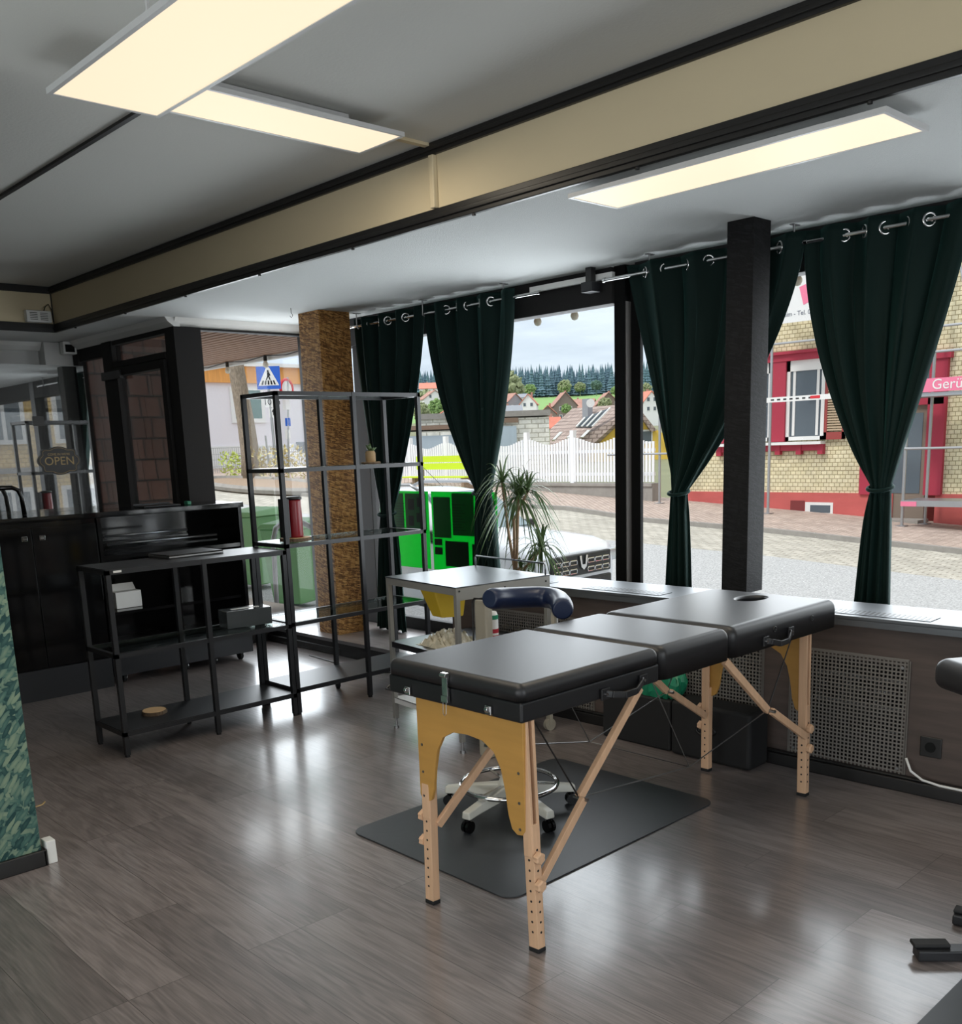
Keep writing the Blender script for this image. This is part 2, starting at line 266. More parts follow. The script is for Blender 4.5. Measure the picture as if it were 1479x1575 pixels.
# ---------------------------------------------------------------- mesh helpers
class MB:
    def __init__(s): s.v = []; s.f = []
    def add(s, vs, fs, M=None):
        o = len(s.v); s.v += [tuple(M @ Vector(p)) if M else tuple(p) for p in vs]; s.f += [tuple(i+o for i in f) for f in fs]; return s
    def box(s, a, b, M=None):
        (x0, y0, z0), (x1, y1, z1) = a, b
        x0, x1 = min(x0, x1), max(x0, x1); y0, y1 = min(y0, y1), max(y0, y1); z0, z1 = min(z0, z1), max(z0, z1)
        return s.add([(x0,y0,z0),(x1,y0,z0),(x1,y1,z0),(x0,y1,z0),(x0,y0,z1),(x1,y0,z1),(x1,y1,z1),(x0,y1,z1)],
                     [(0,3,2,1),(4,5,6,7),(0,1,5,4),(1,2,6,5),(2,3,7,6),(3,0,4,7)], M)
    def cyl(s, p, q, r, r2=None, n=14, cap=True):
        p, q = Vector(p), Vector(q); d = (q-p).normalized(); a = d.orthogonal().normalized(); b = d.cross(a); r2 = r if r2 is None else r2
        vs = [p + (a*math.cos(2*math.pi*i/n) + b*math.sin(2*math.pi*i/n))*r for i in range(n)] + [q + (a*math.cos(2*math.pi*i/n) + b*math.sin(2*math.pi*i/n))*r2 for i in range(n)]
        fs = [(i, (i+1) % n, n+(i+1) % n, n+i) for i in range(n)]
        if cap: fs += [tuple(range(n-1, -1, -1)), tuple(range(n, 2*n))]
        return s.add(vs, fs)
    def tube(s, pts, r, n=8, closed=False, rs=None):
        pts = [Vector(p) for p in pts]; k = len(pts); vs = []; fs = []; prev = None
        for i, p in enumerate(pts):
            t = (pts[(i+1) % k] - pts[i-1]) if closed else (pts[min(i+1, k-1)] - pts[max(i-1, 0)])
            t.normalize()
            if prev is None: a = t.orthogonal().normalized()
            else: a = (prev - t*prev.dot(t)); a = a.normalized() if a.length > 1e-6 else t.orthogonal().normalized()
            prev = a; b = t.cross(a); rr = rs[i] if rs else r
            vs += [p + (a*math.cos(2*math.pi*j/n) + b*math.sin(2*math.pi*j/n))*rr for j in range(n)]
        m_ = k if closed else k-1
        for i in range(m_):
            for j in range(n):
                fs.append((i*n+j, i*n+(j+1) % n, ((i+1) % k)*n+(j+1) % n, ((i+1) % k)*n+j))
        if not closed: fs += [tuple(range(n-1, -1, -1)), tuple(range((k-1)*n, k*n))]
        return s.add(vs, fs)
    def torus(s, c, nrm, R_, r, n=24, m_=8):
        nrm = Vector(nrm).normalized(); a = nrm.orthogonal().normalized(); b = nrm.cross(a)
        return s.tube([Vector(c) + (a*math.cos(2*math.pi*i/n) + b*math.sin(2*math.pi*i/n))*R_ for i in range(n)], r, m_, True)
    def bar(s, p, q, w, h, up=(0, 0, 1)):
        """rectangular bar from p to q, width w across, height h along up"""
        p, q = Vector(p), Vector(q); d = (q-p).normalized(); u = Vector(up); a = d.cross(u).normalized(); u = a.cross(d).normalized()
        vs = [e_ + a*w/2*sx_ + u*h/2*sy_ for e_ in (p, q) for sx_, sy_ in ((-1,-1),(1,-1),(1,1),(-1,1))]
        return s.add(vs, [(0,3,2,1),(4,5,6,7),(0,1,5,4),(1,2,6,5),(2,3,7,6),(3,0,4,7)])
    def prism(s, poly, vec, M=None):
        n = len(poly); poly = [Vector(p) for p in poly]; vec = Vector(vec)
        return s.add(poly + [p+vec for p in poly], [tuple(range(n-1, -1, -1)), tuple(range(n, 2*n))] + [(i, (i+1) % n, n+(i+1) % n, n+i) for i in range(n)], M)
    def lathe(s, c, prof, n=24):
        c = Vector(c); vs = []; fs = []; k = len(prof)
        for r_, z in prof:
            vs += [c + Vector((r_*math.cos(2*math.pi*i/n), r_*math.sin(2*math.pi*i/n), z)) for i in range(n)]
        for a in range(k-1):
            for i in range(n): fs.append((a*n+i, a*n+(i+1) % n, (a+1)*n+(i+1) % n, (a+1)*n+i))
        fs += [tuple(range(n-1, -1, -1)), tuple(range((k-1)*n, k*n))]
        return s.add(vs, fs)
    def build(s, name, m, parent=None, smooth=False, bevel=0, seg=2, sub=0, kind=None, rec=True):
        me = bpy.data.meshes.new(name); me.from_pydata([tuple(v) for v in s.v], [], s.f); me.update()
        if rec:
            b = bmesh.new(); b.from_mesh(me); bmesh.ops.recalc_face_normals(b, faces=b.faces); b.to_mesh(me); b.free()
        o = bpy.data.objects.new(name, me); C.objects.link(o); me.materials.append(m)
        if parent is not None: o.parent = parent; o.matrix_parent_inverse = Matrix.Translation(-parent.location) if parent.type == 'EMPTY' else Matrix()
        if smooth:
            for p in me.polygons: p.use_smooth = True
        if bevel:
            bm_ = o.modifiers.new('bevel', 'BEVEL'); bm_.width = bevel; bm_.segments = seg; bm_.limit_method = 'ANGLE'; bm_.angle_limit = R(40)
            for p in me.polygons: p.use_smooth = True
            w = o.modifiers.new('wn', 'WEIGHTED_NORMAL'); w.keep_sharp = True
        if sub:
            sm = o.modifiers.new('sub', 'SUBSURF'); sm.levels = sub; sm.render_levels = sub
        if kind: o['kind'] = kind
        return o
def each(mb, name, m, parent, **k):
    """every separate piece of mb becomes a part of its own"""
    par = list(range(len(mb.v)))
    def fd(i):
        while par[i] != i: par[i] = par[par[i]]; i = par[i]
        return i
    for f in mb.f:
        for i in f[1:]: par[fd(i)] = fd(f[0])
    grp = {}
    for f in mb.f: grp.setdefault(fd(f[0]), []).append(f)
    out = []
    for fs in grp.values():
        ids = sorted({i for f in fs for i in f}); mp_ = {i: j for j, i in enumerate(ids)}; o = MB(); o.v = [mb.v[i] for i in ids]; o.f = [tuple(mp_[i] for i in f) for f in fs]; out.append(o.build(name, m, parent, **k))
    return out
def thing(name, loc, label, cat, group=None):
    o = bpy.data.objects.new(name, None); C.objects.link(o); o.location = loc; o.empty_display_size = .1
    return tag(o, label, cat, group)
def tag(o, label, cat, group=None, kind=None):
    o['label'] = label; o['category'] = cat
    if group: o['group'] = group
    if kind: o['kind'] = kind
    return o
def struct(o): o['kind'] = 'structure'; return o
def B(a, b, name, m, parent=None, bevel=0, seg=2, **k): return MB().box(a, b).build(name, m, parent, bevel=bevel, seg=seg, **k)
def text_mesh(name, body, size, m, loc, rot, parent=None, depth=.002, align='CENTER'):
    cu = bpy.data.curves.new(name, 'FONT'); cu.body = body; cu.size = size; cu.extrude = depth; cu.align_x = align; cu.align_y = 'CENTER'; cu.resolution_u = 3
    t = bpy.data.objects.new(name, cu); C.objects.link(t); dg = bpy.context.evaluated_depsgraph_get()
    me = bpy.data.meshes.new_from_object(t.evaluated_get(dg)); bpy.data.objects.remove(t); me.name = name
    Mx = Matrix.Translation(loc) @ (rot if isinstance(rot, Matrix) else Euler(rot).to_matrix().to_4x4()); me.transform(Mx)
    o = bpy.data.objects.new(name, me); C.objects.link(o); me.materials.clear(); me.materials.append(m)
    if parent is not None: o.parent = parent; o.matrix_parent_inverse = Matrix.Translation(-parent.location) if parent.type == 'EMPTY' else Matrix()
    return o
def dup(root, loc=None, rotz=None, label=None, scale=None):
    r = root.copy(); C.objects.link(r)
    if loc is not None: r.location = loc
    if rotz is not None: r.rotation_euler[2] = rotz
    if scale is not None: r.scale = scale
    if label: r['label'] = label
    for ch in list(root.children):
        c = ch.copy(); C.objects.link(c); c.parent = r
        for g in ch.children: d = g.copy(); C.objects.link(d); d.parent = c
    return r
def xf(mb, M):
    mb.v = [tuple(M @ Vector(p)) for p in mb.v]; return mb
MB.xf = lambda s, M: xf(s, M)
# ================================================================ ROOM
ZC, ZU, YB, XB = 2.41, 2.73, 3.02, -7.80
struct(MB().box((-6.74, -3.3, -.12), (3.6, 4.72, 0)).box((-8.7, -3.3, -.12), (-6.74, 3.46, 0)).build('floor', m_floor))
struct(B((XB, -3.3, ZU), (3.6, YB, 3.0), 'ceiling', m_ceil_up))
lc = MB().box((-6.76, YB, ZC), (3.6, 4.75, 3.0)).box((-8.7, YB, ZC), (-6.76, 3.47, 3.0)).box((-8.7, -3.3, ZC), (XB, YB, 3.0)).build('ceiling_lower', m_ceil); struct(lc)
struct(B((-6.66, 3.97, 0), (-4.27, 4.56, .108), 'trim_platform_side', m_blk))
struct(B((-6.66, 3.955, .108), (-4.27, 4.56, .121), 'floor_platform', m_floor))
struct(B((-6.67, 3.945, .10), (-4.27, 3.958, .124), 'trim_platform_edge', m_steelb))
# beam facing between the two ceiling levels
struct(MB().box((XB+.004, YB-.012, ZC+.05), (3.6, YB-.001, ZU-.045)).build('wall_beam_facing', m_cream))
struct(MB().box((XB+.001, -3.3, ZC+.05), (XB+.012, YB-.012, ZU-.045)).build('wall_beam_return', m_cream))
def trim_profile(name, z0, z1, d):
    mb = MB().box((XB, YB-d, z0), (3.6, YB, z1)).box((XB, -3.3, z0), (XB+d, YB, z1))
    mb.box((XB, YB-d-.008, z0+.3*(z1-z0)), (3.6, YB-d, z0+.62*(z1-z0)))
    return struct(mb.build(name, m_blk, bevel=.003))
trim_profile('trim_1', ZC-.008, ZC+.054, .022)
trim_profile('trim_2', ZU-.05, ZU-.001, .03)
struct(B((XB, YB-.02, ZC+.05), (XB+.016, YB, ZU-.04), 'trim_3', m_blk))
mbx = MB()
for i in range(12): mbx.cyl((-7.4+i*.85, YB-.012, ZC-.016), (-7.4+i*.85, YB-.012, ZC-.004), .008, n=8)
struct(mbx.build('trim_screws', m_blk))
struct(MB().box((XB, 1.845, ZU-.012), (3.5, 1.867, ZU+.001)).build('trim_4', m_blk))
# walls out of the camera's sight and the green papered one
struct(B((-8.7, -3.3, 0), (3.6, -3.15, 3.0), 'wall_back', m_wall))
struct(B((-8.75, -3.3, 0), (-8.6, 3.44, ZC), 'wall_left', m_wall))
struct(B((-8.6, 3.16, 0), (-8.46, 3.44, ZC-.002), 'wall_left_pilaster', m_wall))
struct(B((-3.72, -3.15, 0), (-3.555, 1.10, ZU), 'wall_green', m_paper))
struct(MB().box((-3.555, -3.1, 0), (-3.538, 1.112, .062)).box((-3.72, 1.10, 0), (-3.538, 1.115, .062)).build('baseboard_green', m_blk, bevel=.004))
wr = MB().box((3.5, -3.3, 0), (3.6, 4.75, .4)).box((3.5, -3.3, 2.3), (3.6, 4.75, 3.0)).box((3.5, -3.3, .4), (3.6, -1.1, 2.3)).box((3.5, 4.3, .4), (3.6, 4.75, 2.3)).build('wall_right', m_wall); struct(wr)
w5 = MB().box((3.52, -1.1, .4), (3.58, -1.04, 2.3)).box((3.52, 4.24, .4), (3.58, 4.3, 2.3)).box((3.52, 1.55, .4), (3.58, 1.61, 2.3)).box((3.52, -1.1, 2.24), (3.58, 4.3, 2.3)).box((3.52, -1.1, .4), (3.58, 4.3, .46)).build('window_added', m_frame); struct(w5)  # unseen window, added to bring more daylight into the room
pn = B((3.546, -1.05, .45), (3.552, 4.25, 2.25), 'pane', m_glass, w5)
# white moulding where the lower ceiling meets the shopfront
mo = MB()
mo.prism([(-6.72, 3.40, ZC), (-6.62, 3.40, ZC), (-6.64, 3.40, ZC-.03), (-6.68, 3.40, ZC-.062), (-6.72, 3.40, ZC-.062)], (0, 1.3, 0))
mo.prism([(-6.64, 3.44, ZC), (-6.64, 3.33, ZC), (-6.64, 3.35, ZC-.03), (-6.64, 3.395, ZC-.062), (-6.64, 3.44, ZC-.062)], (-1.9, 0, 0))
mo.prism([(-8.6, 3.3, ZC), (-8.5, 3.3, ZC), (-8.52, 3.3, ZC-.03), (-8.56, 3.3, ZC-.062), (-8.6, 3.3, ZC-.062)], (0, -6.3, 0))
struct(mo.build('trim_5', m_cove))
# ---------------------------------------------------------------- shopfront windows
YW = 4.60
def pane(a, b, parent, m=m_glass): return MB().box(a, b).build('pane', m, parent)
def frame(name, mbs): return struct(mbs.build(name, m_frame, bevel=.004))
w1 = frame('window_1', MB().box((-6.62, YW-.05, 2.215), (-3.66, YW+.06, ZC)).box((-6.16, YW-.03, .12), (-6.02, YW+.05, 2.22)).box((-6.02, YW-.02, .12), (-3.64, YW+.04, .205)).box((-6.6, YW-.02, .12), (-6.16, YW+.04, .205)))
pane((-6.02, YW+.004, .2), (-3.63, YW+.01, 2.22), w1); pane((-6.6, YW+.004, .2), (-6.16, YW+.01, 2.19), w1)
mu = struct(MB().box((-3.645, YW-.05, .1), (-3.567, YW+.02, ZC)).box((-3.645, YW+.0, .1), (-3.5, YW+.03, ZC)).build('trim_6', m_matblk, bevel=.003))
struct(B((-3.5675, YW-.045, .3), (-3.5635, YW+.0, 2.215), 'trim_7', m_greyseal))
w2 = frame('window_2', MB().box((-3.5, YW-.05, 2.215), (-.5, YW+.06, ZC)).box((-3.5, YW-.02, .5), (-.5, YW+.04, .62)))
pane((-3.5, YW+.004, .6), (-.5, YW+.01, 2.22), w2)
struct(B((-.5, YW-.05, .1), (-.36, YW+.1, ZC), 'trim_8', m_blk))
w3 = frame('window_3', MB().box((-.36, YW-.05, 2.215), (3.5, YW+.06, ZC)).box((-.36, YW-.02, .5), (3.5, YW+.04, .62)).box((1.6, YW-.03, .6), (1.7, YW+.05, 2.22)))
pane((-.36, YW+.004, .6), (1.6, YW+.01, 2.22), w3); pane((1.7, YW+.004, .6), (3.5, YW+.01, 2.22), w3)
struct(MB().box((-4.25, 4.56, -1), (3.6, 4.72, .5)).box((-6.75, 4.57, -1), (-4.25, 4.70, .12)).build('wall_front', m_frame))
# end window, facing the entrance recess
w4 = frame('window_4', MB().box((-6.74, 3.6, 2.335), (-6.66, 4.6, ZC-.06)).box((-6.74, 3.6, .0), (-6.66, 4.6, .2)).box((-6.78, 4.5, 0), (-6.6, 4.7, ZC)))
pane((-6.703, 3.6, .2), (-6.697, 4.5, 2.335), w4)
struct(B((-6.79, 3.39, 0), (-6.645, 3.6, ZC-.06), 'trim_9', m_frame, bevel=.003))
# entrance: side light, transom and glazed door
w6 = frame('window_6', MB().box((-8.46, 3.385, 0), (-8.36, 3.46, 2.35)).box((-8.36, 3.4, 2.25), (-7.86, 3.45, 2.35)).box((-7.86, 3.38, 0), (-7.68, 3.46, 2.35)).box((-7.68, 3.39, 2.315), (-6.79, 3.45, 2.35)).box((-7.68, 3.38, 2.145), (-6.79, 3.46, 2.19)).box((-8.36, 3.4, 0), (-7.86, 3.45, .12)))
pane((-8.36, 3.42, .12), (-7.86, 3.426, 2.25), w6); pane((-7.68, 3.42, 2.19), (-6.79, 3.426, 2.315), w6)
d1 = frame('door_1', MB().box((-7.67, 3.37, .01), (-7.60, 3.44, 2.14)).box((-6.87, 3.37, .01), (-6.80, 3.44, 2.14)).box((-7.60, 3.37, 2.08), (-6.87, 3.44, 2.14)).box((-7.60, 3.37, .01), (-6.87, 3.44, .15)))
pane((-7.60, 3.40, .15), (-6.87, 3.406, 2.08), d1)
MB().box((-7.86, 3.355, 2.06), (-7.52, 3.385, 2.12)).build('door_closer', m_blk, d1)
MB().tube([(-6.95, 3.37, 1.0), (-6.95, 3.33, 1.0), (-7.08, 3.33, 1.0)], .009).build('door_handle', m_steelb, d1, smooth=True)
# ---------------------------------------------------------------- low wall with steel sill, vents and perforated covers
MP = Matrix.Translation((-1.9, 3.85, 0)) @ Matrix.Rotation(.03, 4, 'Z') @ Matrix.Translation((1.9, -3.85, 0))
opens = [(-4.02, -3.2), (-2.98, -2.235), (-2.10, -1.592), (-1.26, -.5)]
pm = MB(); cur = -4.26
for a, b_ in opens:
    pm.box((cur, 3.85, 0), (a+.02, 3.90, .685)); pm.box((a+.02, 3.85, .52), (b_-.02, 3.90, .685)); pm.box((a+.02, 3.85, 0), (b_-.02, 3.90, .075)); cur = b_-.02
pm.box((cur, 3.85, 0), (3.45, 3.90, .685)); pm.box((-4.26, 3.9, 0), (-4.22, 4.15, .685))
struct(pm.xf(MP).build('wall_window_parapet', m_dkwood))
struct(MB().box((-4.2, 4.10, 0), (3.45, 4.15, .685)).xf(MP).build('wall_window_parapet_back', m_blk))
sl_ = MB().box((-4.28, 3.815, .693), (3.45, 4.17, .71)).box((-4.28, 3.815, .668), (3.45, 3.822, .70))
struct(sl_.xf(MP).build('trim_10', m_sill, bevel=.0015))
struct(MB().box((-4.26, 3.815, 0), (3.45, 3.85, .055)).box((-4.26, 3.822, .055), (3.45, 3.85, .066)).xf(MP).build('baseboard_front', m_blk, bevel=.01, seg=3))
vlab = ['slotted steel vent in the sill behind the metal trolley', 'slotted steel vent in the sill left of the head of the treatment table', 'slotted steel vent in the sill right of the head of the treatment table', 'slotted steel vent in the sill at the far right']
for i, (x0, x1) in enumerate(((-4.0, -3.53), (-3.28, -2.80), (-1.985, -1.525), (-.9, -.45))):
    t = thing('sill_vent', MP @ Vector((x0, 3.86, .71)), vlab[i], 'vent', 'slotted vents along the steel sill')
    MB().box((x0, 3.855, .7105), (x1, 3.965, .7125)).xf(MP).build('vent_plate', m_sill, t)
    s_ = MB(); n = 21
    for k in range(n):
        xx = x0+.02+(x1-x0-.045)*k/(n-1); s_.prism([(xx, 3.872, .7127), (xx+.009, 3.872, .7127), (xx-.001, 3.948, .7127), (xx-.010, 3.948, .7127)], (0, 0, .0005))
    each(s_.xf(MP), 'slot', m_blk, t)
glab = ['perforated metal cover low on the parapet behind the metal trolley', 'perforated metal cover behind the black storage box and the far left table leg', 'perforated metal cover right of the far table leg, pipes showing behind it', 'perforated metal cover at the right edge, beyond the wall socket']
for i, (x0, x1) in enumerate(opens):
    t = thing('perforated_cover', MP @ Vector((x0, 3.845, .055)), glab[i], 'radiator cover', 'perforated covers on the low window wall')
    g_ = MB(); z0, z1 = .06, .545; p_ = .0165; nx = int((x1-x0)/p_); nz = int((z1-z0)/p_)
    for k in range(nx+1):
        xx = x0 + (x1-x0)*k/nx; g_.box((xx-.0032, 3.843, z0), (xx+.0032, 3.8455, z1))
    for k in range(nz+1):
        zz = z0 + (z1-z0)*k/nz; g_.box((x0, 3.8435, zz-.0032), (x1, 3.846, zz+.0032))
    g_.box((x0-.006, 3.843, z0), (x0+.006, 3.8458, z1)).box((x1-.006, 3.843, z0), (x1+.006, 3.8458, z1)).box((x0, 3.843, z1-.006), (x1, 3.8458, z1+.006))
    g_.xf(MP).build('sheet', m_perf, t)
    sc_ = MB()
    for cx in (x0+.025, x1-.025):
        for cz in (z0+.03, z1-.03): sc_.cyl((cx, 3.8435, cz), (cx, 3.838, cz), .007, n=10)
    each(sc_.xf(MP), 'screw', m_steelb, t)
for i, (x0, x1) in enumerate(opens):
    t = thing('convector_heater', MP @ Vector((x0+.1, 4.0, .15)), ['convector heater behind the cover next to the trolley', 'convector heater behind the second perforated cover', 'convector heater with silver fins behind the cover right of the far table leg', 'convector heater behind the rightmost cover'][i], 'heater')
    h_ = MB().box((x0+.06, 3.95, .30), (x1-.06, 4.08, .315)).box((x0+.06, 3.95, .42), (x1-.06, 4.08, .435))
    for k in range(int((x1-x0-.14)/.02)): h_.box((x0+.07+k*.02, 3.96, .31), (x0+.073+k*.02, 4.07, .42))
    h_.xf(MP).build('fins', m_steelb, t)
    MB().tube([(x0+.04, 4.0, .36), (x1-.04, 4.0, .36)], .014).tube([(x1-.06, 4.0, .36), (x1-.05, 3.99, .2), (x0+.1, 3.98, .17)], .01).xf(MP).build('pipe', m_steelb, t, smooth=True)
t = thing('wall_socket', MP @ Vector((-1.49, 3.85, .2)), 'black wall socket on the dark window wall right of the perforated cover', 'socket')
MB().box((-1.533, 3.842, .162), (-1.449, 3.85, .246)).xf(MP).build('plate', m_blk, t, bevel=.004)
MB().cyl((-1.491, 3.8395, .204), (-1.491, 3.843, .204), .021, n=20).xf(MP).build('insert', m_gloss, t)
c_ = [ony(1393, 1166, 3.835), ony(1400, 1186, 3.825), ony(1418, 1200, 3.815), ony(1445, 1209, 3.80), ony(1479, 1216, 3.80), Vector((-1.0, 3.83, .03)), Vector((-.6, 3.83, .012))]
tag(MB().tube(c_, .005, 8).build('cable', m_paperw, smooth=True), 'white cable running from the perforated cover down along the skirting', 'cable')
# ---------------------------------------------------------------- pillars
tag(B((-6.10, 4.07, .121), (-5.85, 4.335, ZC), 'boarded_pillar', m_osb, bevel=.003), 'brown wood-strand boarded pillar standing on the low platform', 'pillar')
tag(B((-2.63, 4.105, .711), (-2.492, 4.25, ZC), 'boarded_pillar', m_osbblk, bevel=.002), 'black painted strand-board pillar at the sill between the right curtains', 'pillar')
# ---------------------------------------------------------------- lamps
LEDW = 9
def led(x0, x1, y0, y1, z, label, spacer):
    t = thing('ceiling_panel_lamp', ((x0+x1)/2, (y0+y1)/2, z), label, 'ceiling lamp', 'flat ceiling panel lamps')
    f = .013
    fr = MB()
    for a, b in (((x0, y0), (x1, y0+f)), ((x0, y1-f), (x1, y1)), ((x0, y0+f), (x0+f, y1-f)), ((x1-f, y0+f), (x1, y1-f))): fr.box((a[0], a[1], z), (b[0], b[1], z+.012))
    fr.box((x0, y0, z+.012), (x1, y1, z+.016)); fr.build('frame', m_panelframe, t)
    MB().box((x0+f, y0+f, z+.002), (x1-f, y1-f, z+.009)).build('diffuser', m_led, t)
    L = bpy.data.lights.new('panel_light', 'AREA'); L.shape = 'RECTANGLE'; L.size = x1-x0-.03; L.size_y = y1-y0-.03; L.energy = LEDW; L.color = (1, .88, .7)
    lo = bpy.data.objects.new('panel_light', L); C.objects.link(lo); lo.parent = t; lo.location = (0, 0, -.002)
    m = MB(); [m.box(a, b) for a, b in spacer]; m.build('bracket', m_panelframe, t, bevel=.002)
    return t
a = onz(71.5, 145, 2.45); b = onz(250, 178.5, 2.45)
led(a.x, a.x+1.195, a.y, b.y, 2.45, 'largest lit panel lamp, hanging lowest at the upper left', [((a.x+.3, a.y+.1, 2.466), (a.x+.9, a.y+.2, 2.50)), ((a.x+.35, a.y+.14, 2.5), (a.x+.36, a.y+.15, ZU)), ((a.x+.85, a.y+.14, 2.5), (a.x+.86, a.y+.15, ZU))])
led(-3.503, -3.208, 1.505, 2.70, 2.66, 'lit panel lamp crossing just behind the largest one', [((-3.42, 1.75, 2.676), (-3.30, 2.5, ZU-.003))])
led(-2.625, -1.398, 3.003, 3.302, 2.36, 'lit panel lamp on the lower ceiling in front of the curtains', [((-2.35, 3.1, 2.376), (-1.65, 3.2, ZC-.002))])
tag(B((-3.425, 2.70, ZU-.014), (-3.395, YB-.03, ZU-.001), 'cable_duct', m_cream), 'cream cable duct on the upper ceiling between lamp and beam', 'cable duct')
tag(B((-3.398, YB-.038, ZC+.055), (-3.368, YB-.0125, ZU-.052), 'cable_duct', m_cream, bevel=.004), 'cream vertical cable duct on the beam facing', 'cable duct')
# router box and emergency lamp
t = thing('router', (-7.77, 2.87, 2.465), 'white vented box standing on the black trim of the beam', 'router')
MB().box((-7.785, 2.79, 2.466), (-7.73, 2.975, 2.55)).build('housing', m_white, t, bevel=.008, seg=3)
r_ = MB()
for k in range(2):
    for j in range(5): r_.box((-7.7298, 2.815+k*.075, 2.482+j*.012), (-7.729, 2.87+k*.075, 2.486+j*.012))
r_.build('vent_slot', m_blk, t)
tag(MB().tube([(-7.76, 2.93, 2.55), (-7.75, 2.94, 2.58), (-7.75, 2.965, 2.60), (-7.76, 2.99, 2.56), (-7.77, 3.0, 2.48)], .0035).build('cable', m_blk, smooth=True), 'thin dark cable looping from the white box on the beam', 'cable')
t = thing('emergency_lamp', (-8.4, 3.35, 2.36), 'small white box lamp with black screen at the left ceiling corner', 'lamp')
MB().box((-8.44, 3.28, 2.31), (-8.36, 3.39, 2.408)).build('housing', m_white, t, bevel=.006)
MB().box((-8.361, 3.295, 2.325), (-8.357, 3.37, 2.385)).build('screen', m_gloss, t)
# ---------------------------------------------------------------- curtains, rods and hooks
YR, ZR = 4.43, 2.322
def curtain(label, x0, x1, xw, wL, wR, zw, bL, bR, zb, folds, pL, pR, seed, ph=0.0):
    t = thing('curtain', ((x0+x1)/2, YR, zb), label, 'curtain', 'tied back green velvet curtains')
    rnd = random.Random(seed); ns_, nz_ = folds*16, 56; zt = ZR+.052; vs = []; fs = []
    pert = [rnd.uniform(-.35, .35) for _ in range(folds*2+2)]
    for j in range(nz_+1):
        q = j/nz_; z = zt + (zb-zt)*q; tz = (z-zt)/(zw-zt)
        if tz <= 1:
            L = x0 + (wL-x0)*max(tz, 0)**pL; Rr = x1 + (wR-x1)*max(tz, 0)**pR
        else:
            s = (zw-z)/(zw-zb); L = wL + (bL-wL)*(s**.62); Rr = wR + (bR-wR)*(s**.62)
        near = math.exp(-((z-zw)/.10)**2)
        for i in range(ns_+1):
            s = i/ns_; k = s*folds*2; f = pert[int(k)]*(1-(k % 1)) + pert[int(k)+1]*(k % 1)
            wob = f*.6*min(1, max(0, tz))
            ang = math.pi*2*folds*s + ph
            amp = .036*(1-.35*min(1, max(tz, 0))) * (1-.55*near)
            y = YR + amp*math.sin(ang+wob*2) + .018*math.sin(ang*2.3+seed)*min(1, max(tz, 0)*2)*(1-near*.5)
            y += near*(-.03*math.cos((s-.5)*math.pi)) 
            x = L + (Rr-L)*s + .22*(Rr-L)/folds/2*math.sin(ang*2)*min(1, .3+max(tz, 0)) + .006*math.sin(ang*1.7+seed)*(1-near)
            vs.append((x, y, z + (0.004*math.sin(ang+1) if j == nz_ else 0)))
    for j in range(nz_):
        for i in range(ns_): fs.append((j*(ns_+1)+i, j*(ns_+1)+i+1, (j+1)*(ns_+1)+i+1, (j+1)*(ns_+1)+i))
    c = MB().add(vs, fs).build('cloth', m_velvet, t, smooth=True, rec=False)
    so_ = c.modifiers.new('thick', 'SOLIDIFY'); so_.thickness = .004
    for k in range(folds*2):
        s = (k*math.pi - ph)/(2*math.pi*folds)
        if s < .02: s += 1.0
        if s > .99: continue
        x = x0 + (x1-x0)*s; sl = .036*math.cos(math.pi*2*folds*s+ph)*math.pi*2*folds/(x1-x0)
        MB().torus((x, YR, ZR), (sl*.75, -1, 0), .026, .0055, 24, 8).build('eyelet', m_chrome, t, smooth=True)
    w = (wR-wL)/2
    MB().tube([((wL+wR)/2 + (w+.012)*math.cos(a_), YR + (.05)*math.sin(a_) - .012, zw + .012*math.sin(a_)) for a_ in [2*math.pi*i/20 for i in range(20)]], .009, 8, True).build('tie_band', m_velvet, t, smooth=True)
    return t
def X(u, v): return ony(u, v, YR).x
curtain('green curtain nearest the brown pillar, seen behind the shelf posts', -5.93, X(652, 478), 0, X(588, 790), X(606, 790), ony(600, 790, YR).z, X(581, 966), X(628, 970), .13, 4, 1.5, 1.6, 3)
curtain('green curtain second from the brown pillar, beside the spiky plant', X(652, 478)+.01, X(792, 450), 0, X(733, 757), X(754, 757), ony(748, 757, YR).z, X(733, 866), X(768, 866), .62, 4, 1.7, 1.6, 5)
curtain('green curtain partly hidden behind the black pillar', X(962, 412), X(1238, 372), 0, X(1035, 757), X(1056, 757), ony(1045, 757, YR).z, X(1019, 898), X(1063, 898), .56, 4, 1.05, 1.6, 8)
curtain('rightmost green curtain, right of the black pillar', X(1239, 352), X(1500, 345), 0, X(1341, 750), X(1369, 750), ony(1352, 750, YR).z, X(1315, 920), X(1370, 925), .52, 4, 1.8, 1.2, 11)
rod = [('chrome curtain rod carrying the two left curtains', -5.96, X(828, 447)), ('chrome curtain rod carrying the third curtain', X(930, 425), X(1238, 372)), ('chrome curtain rod carrying the rightmost curtain', X(1240, 372), -1.0)]
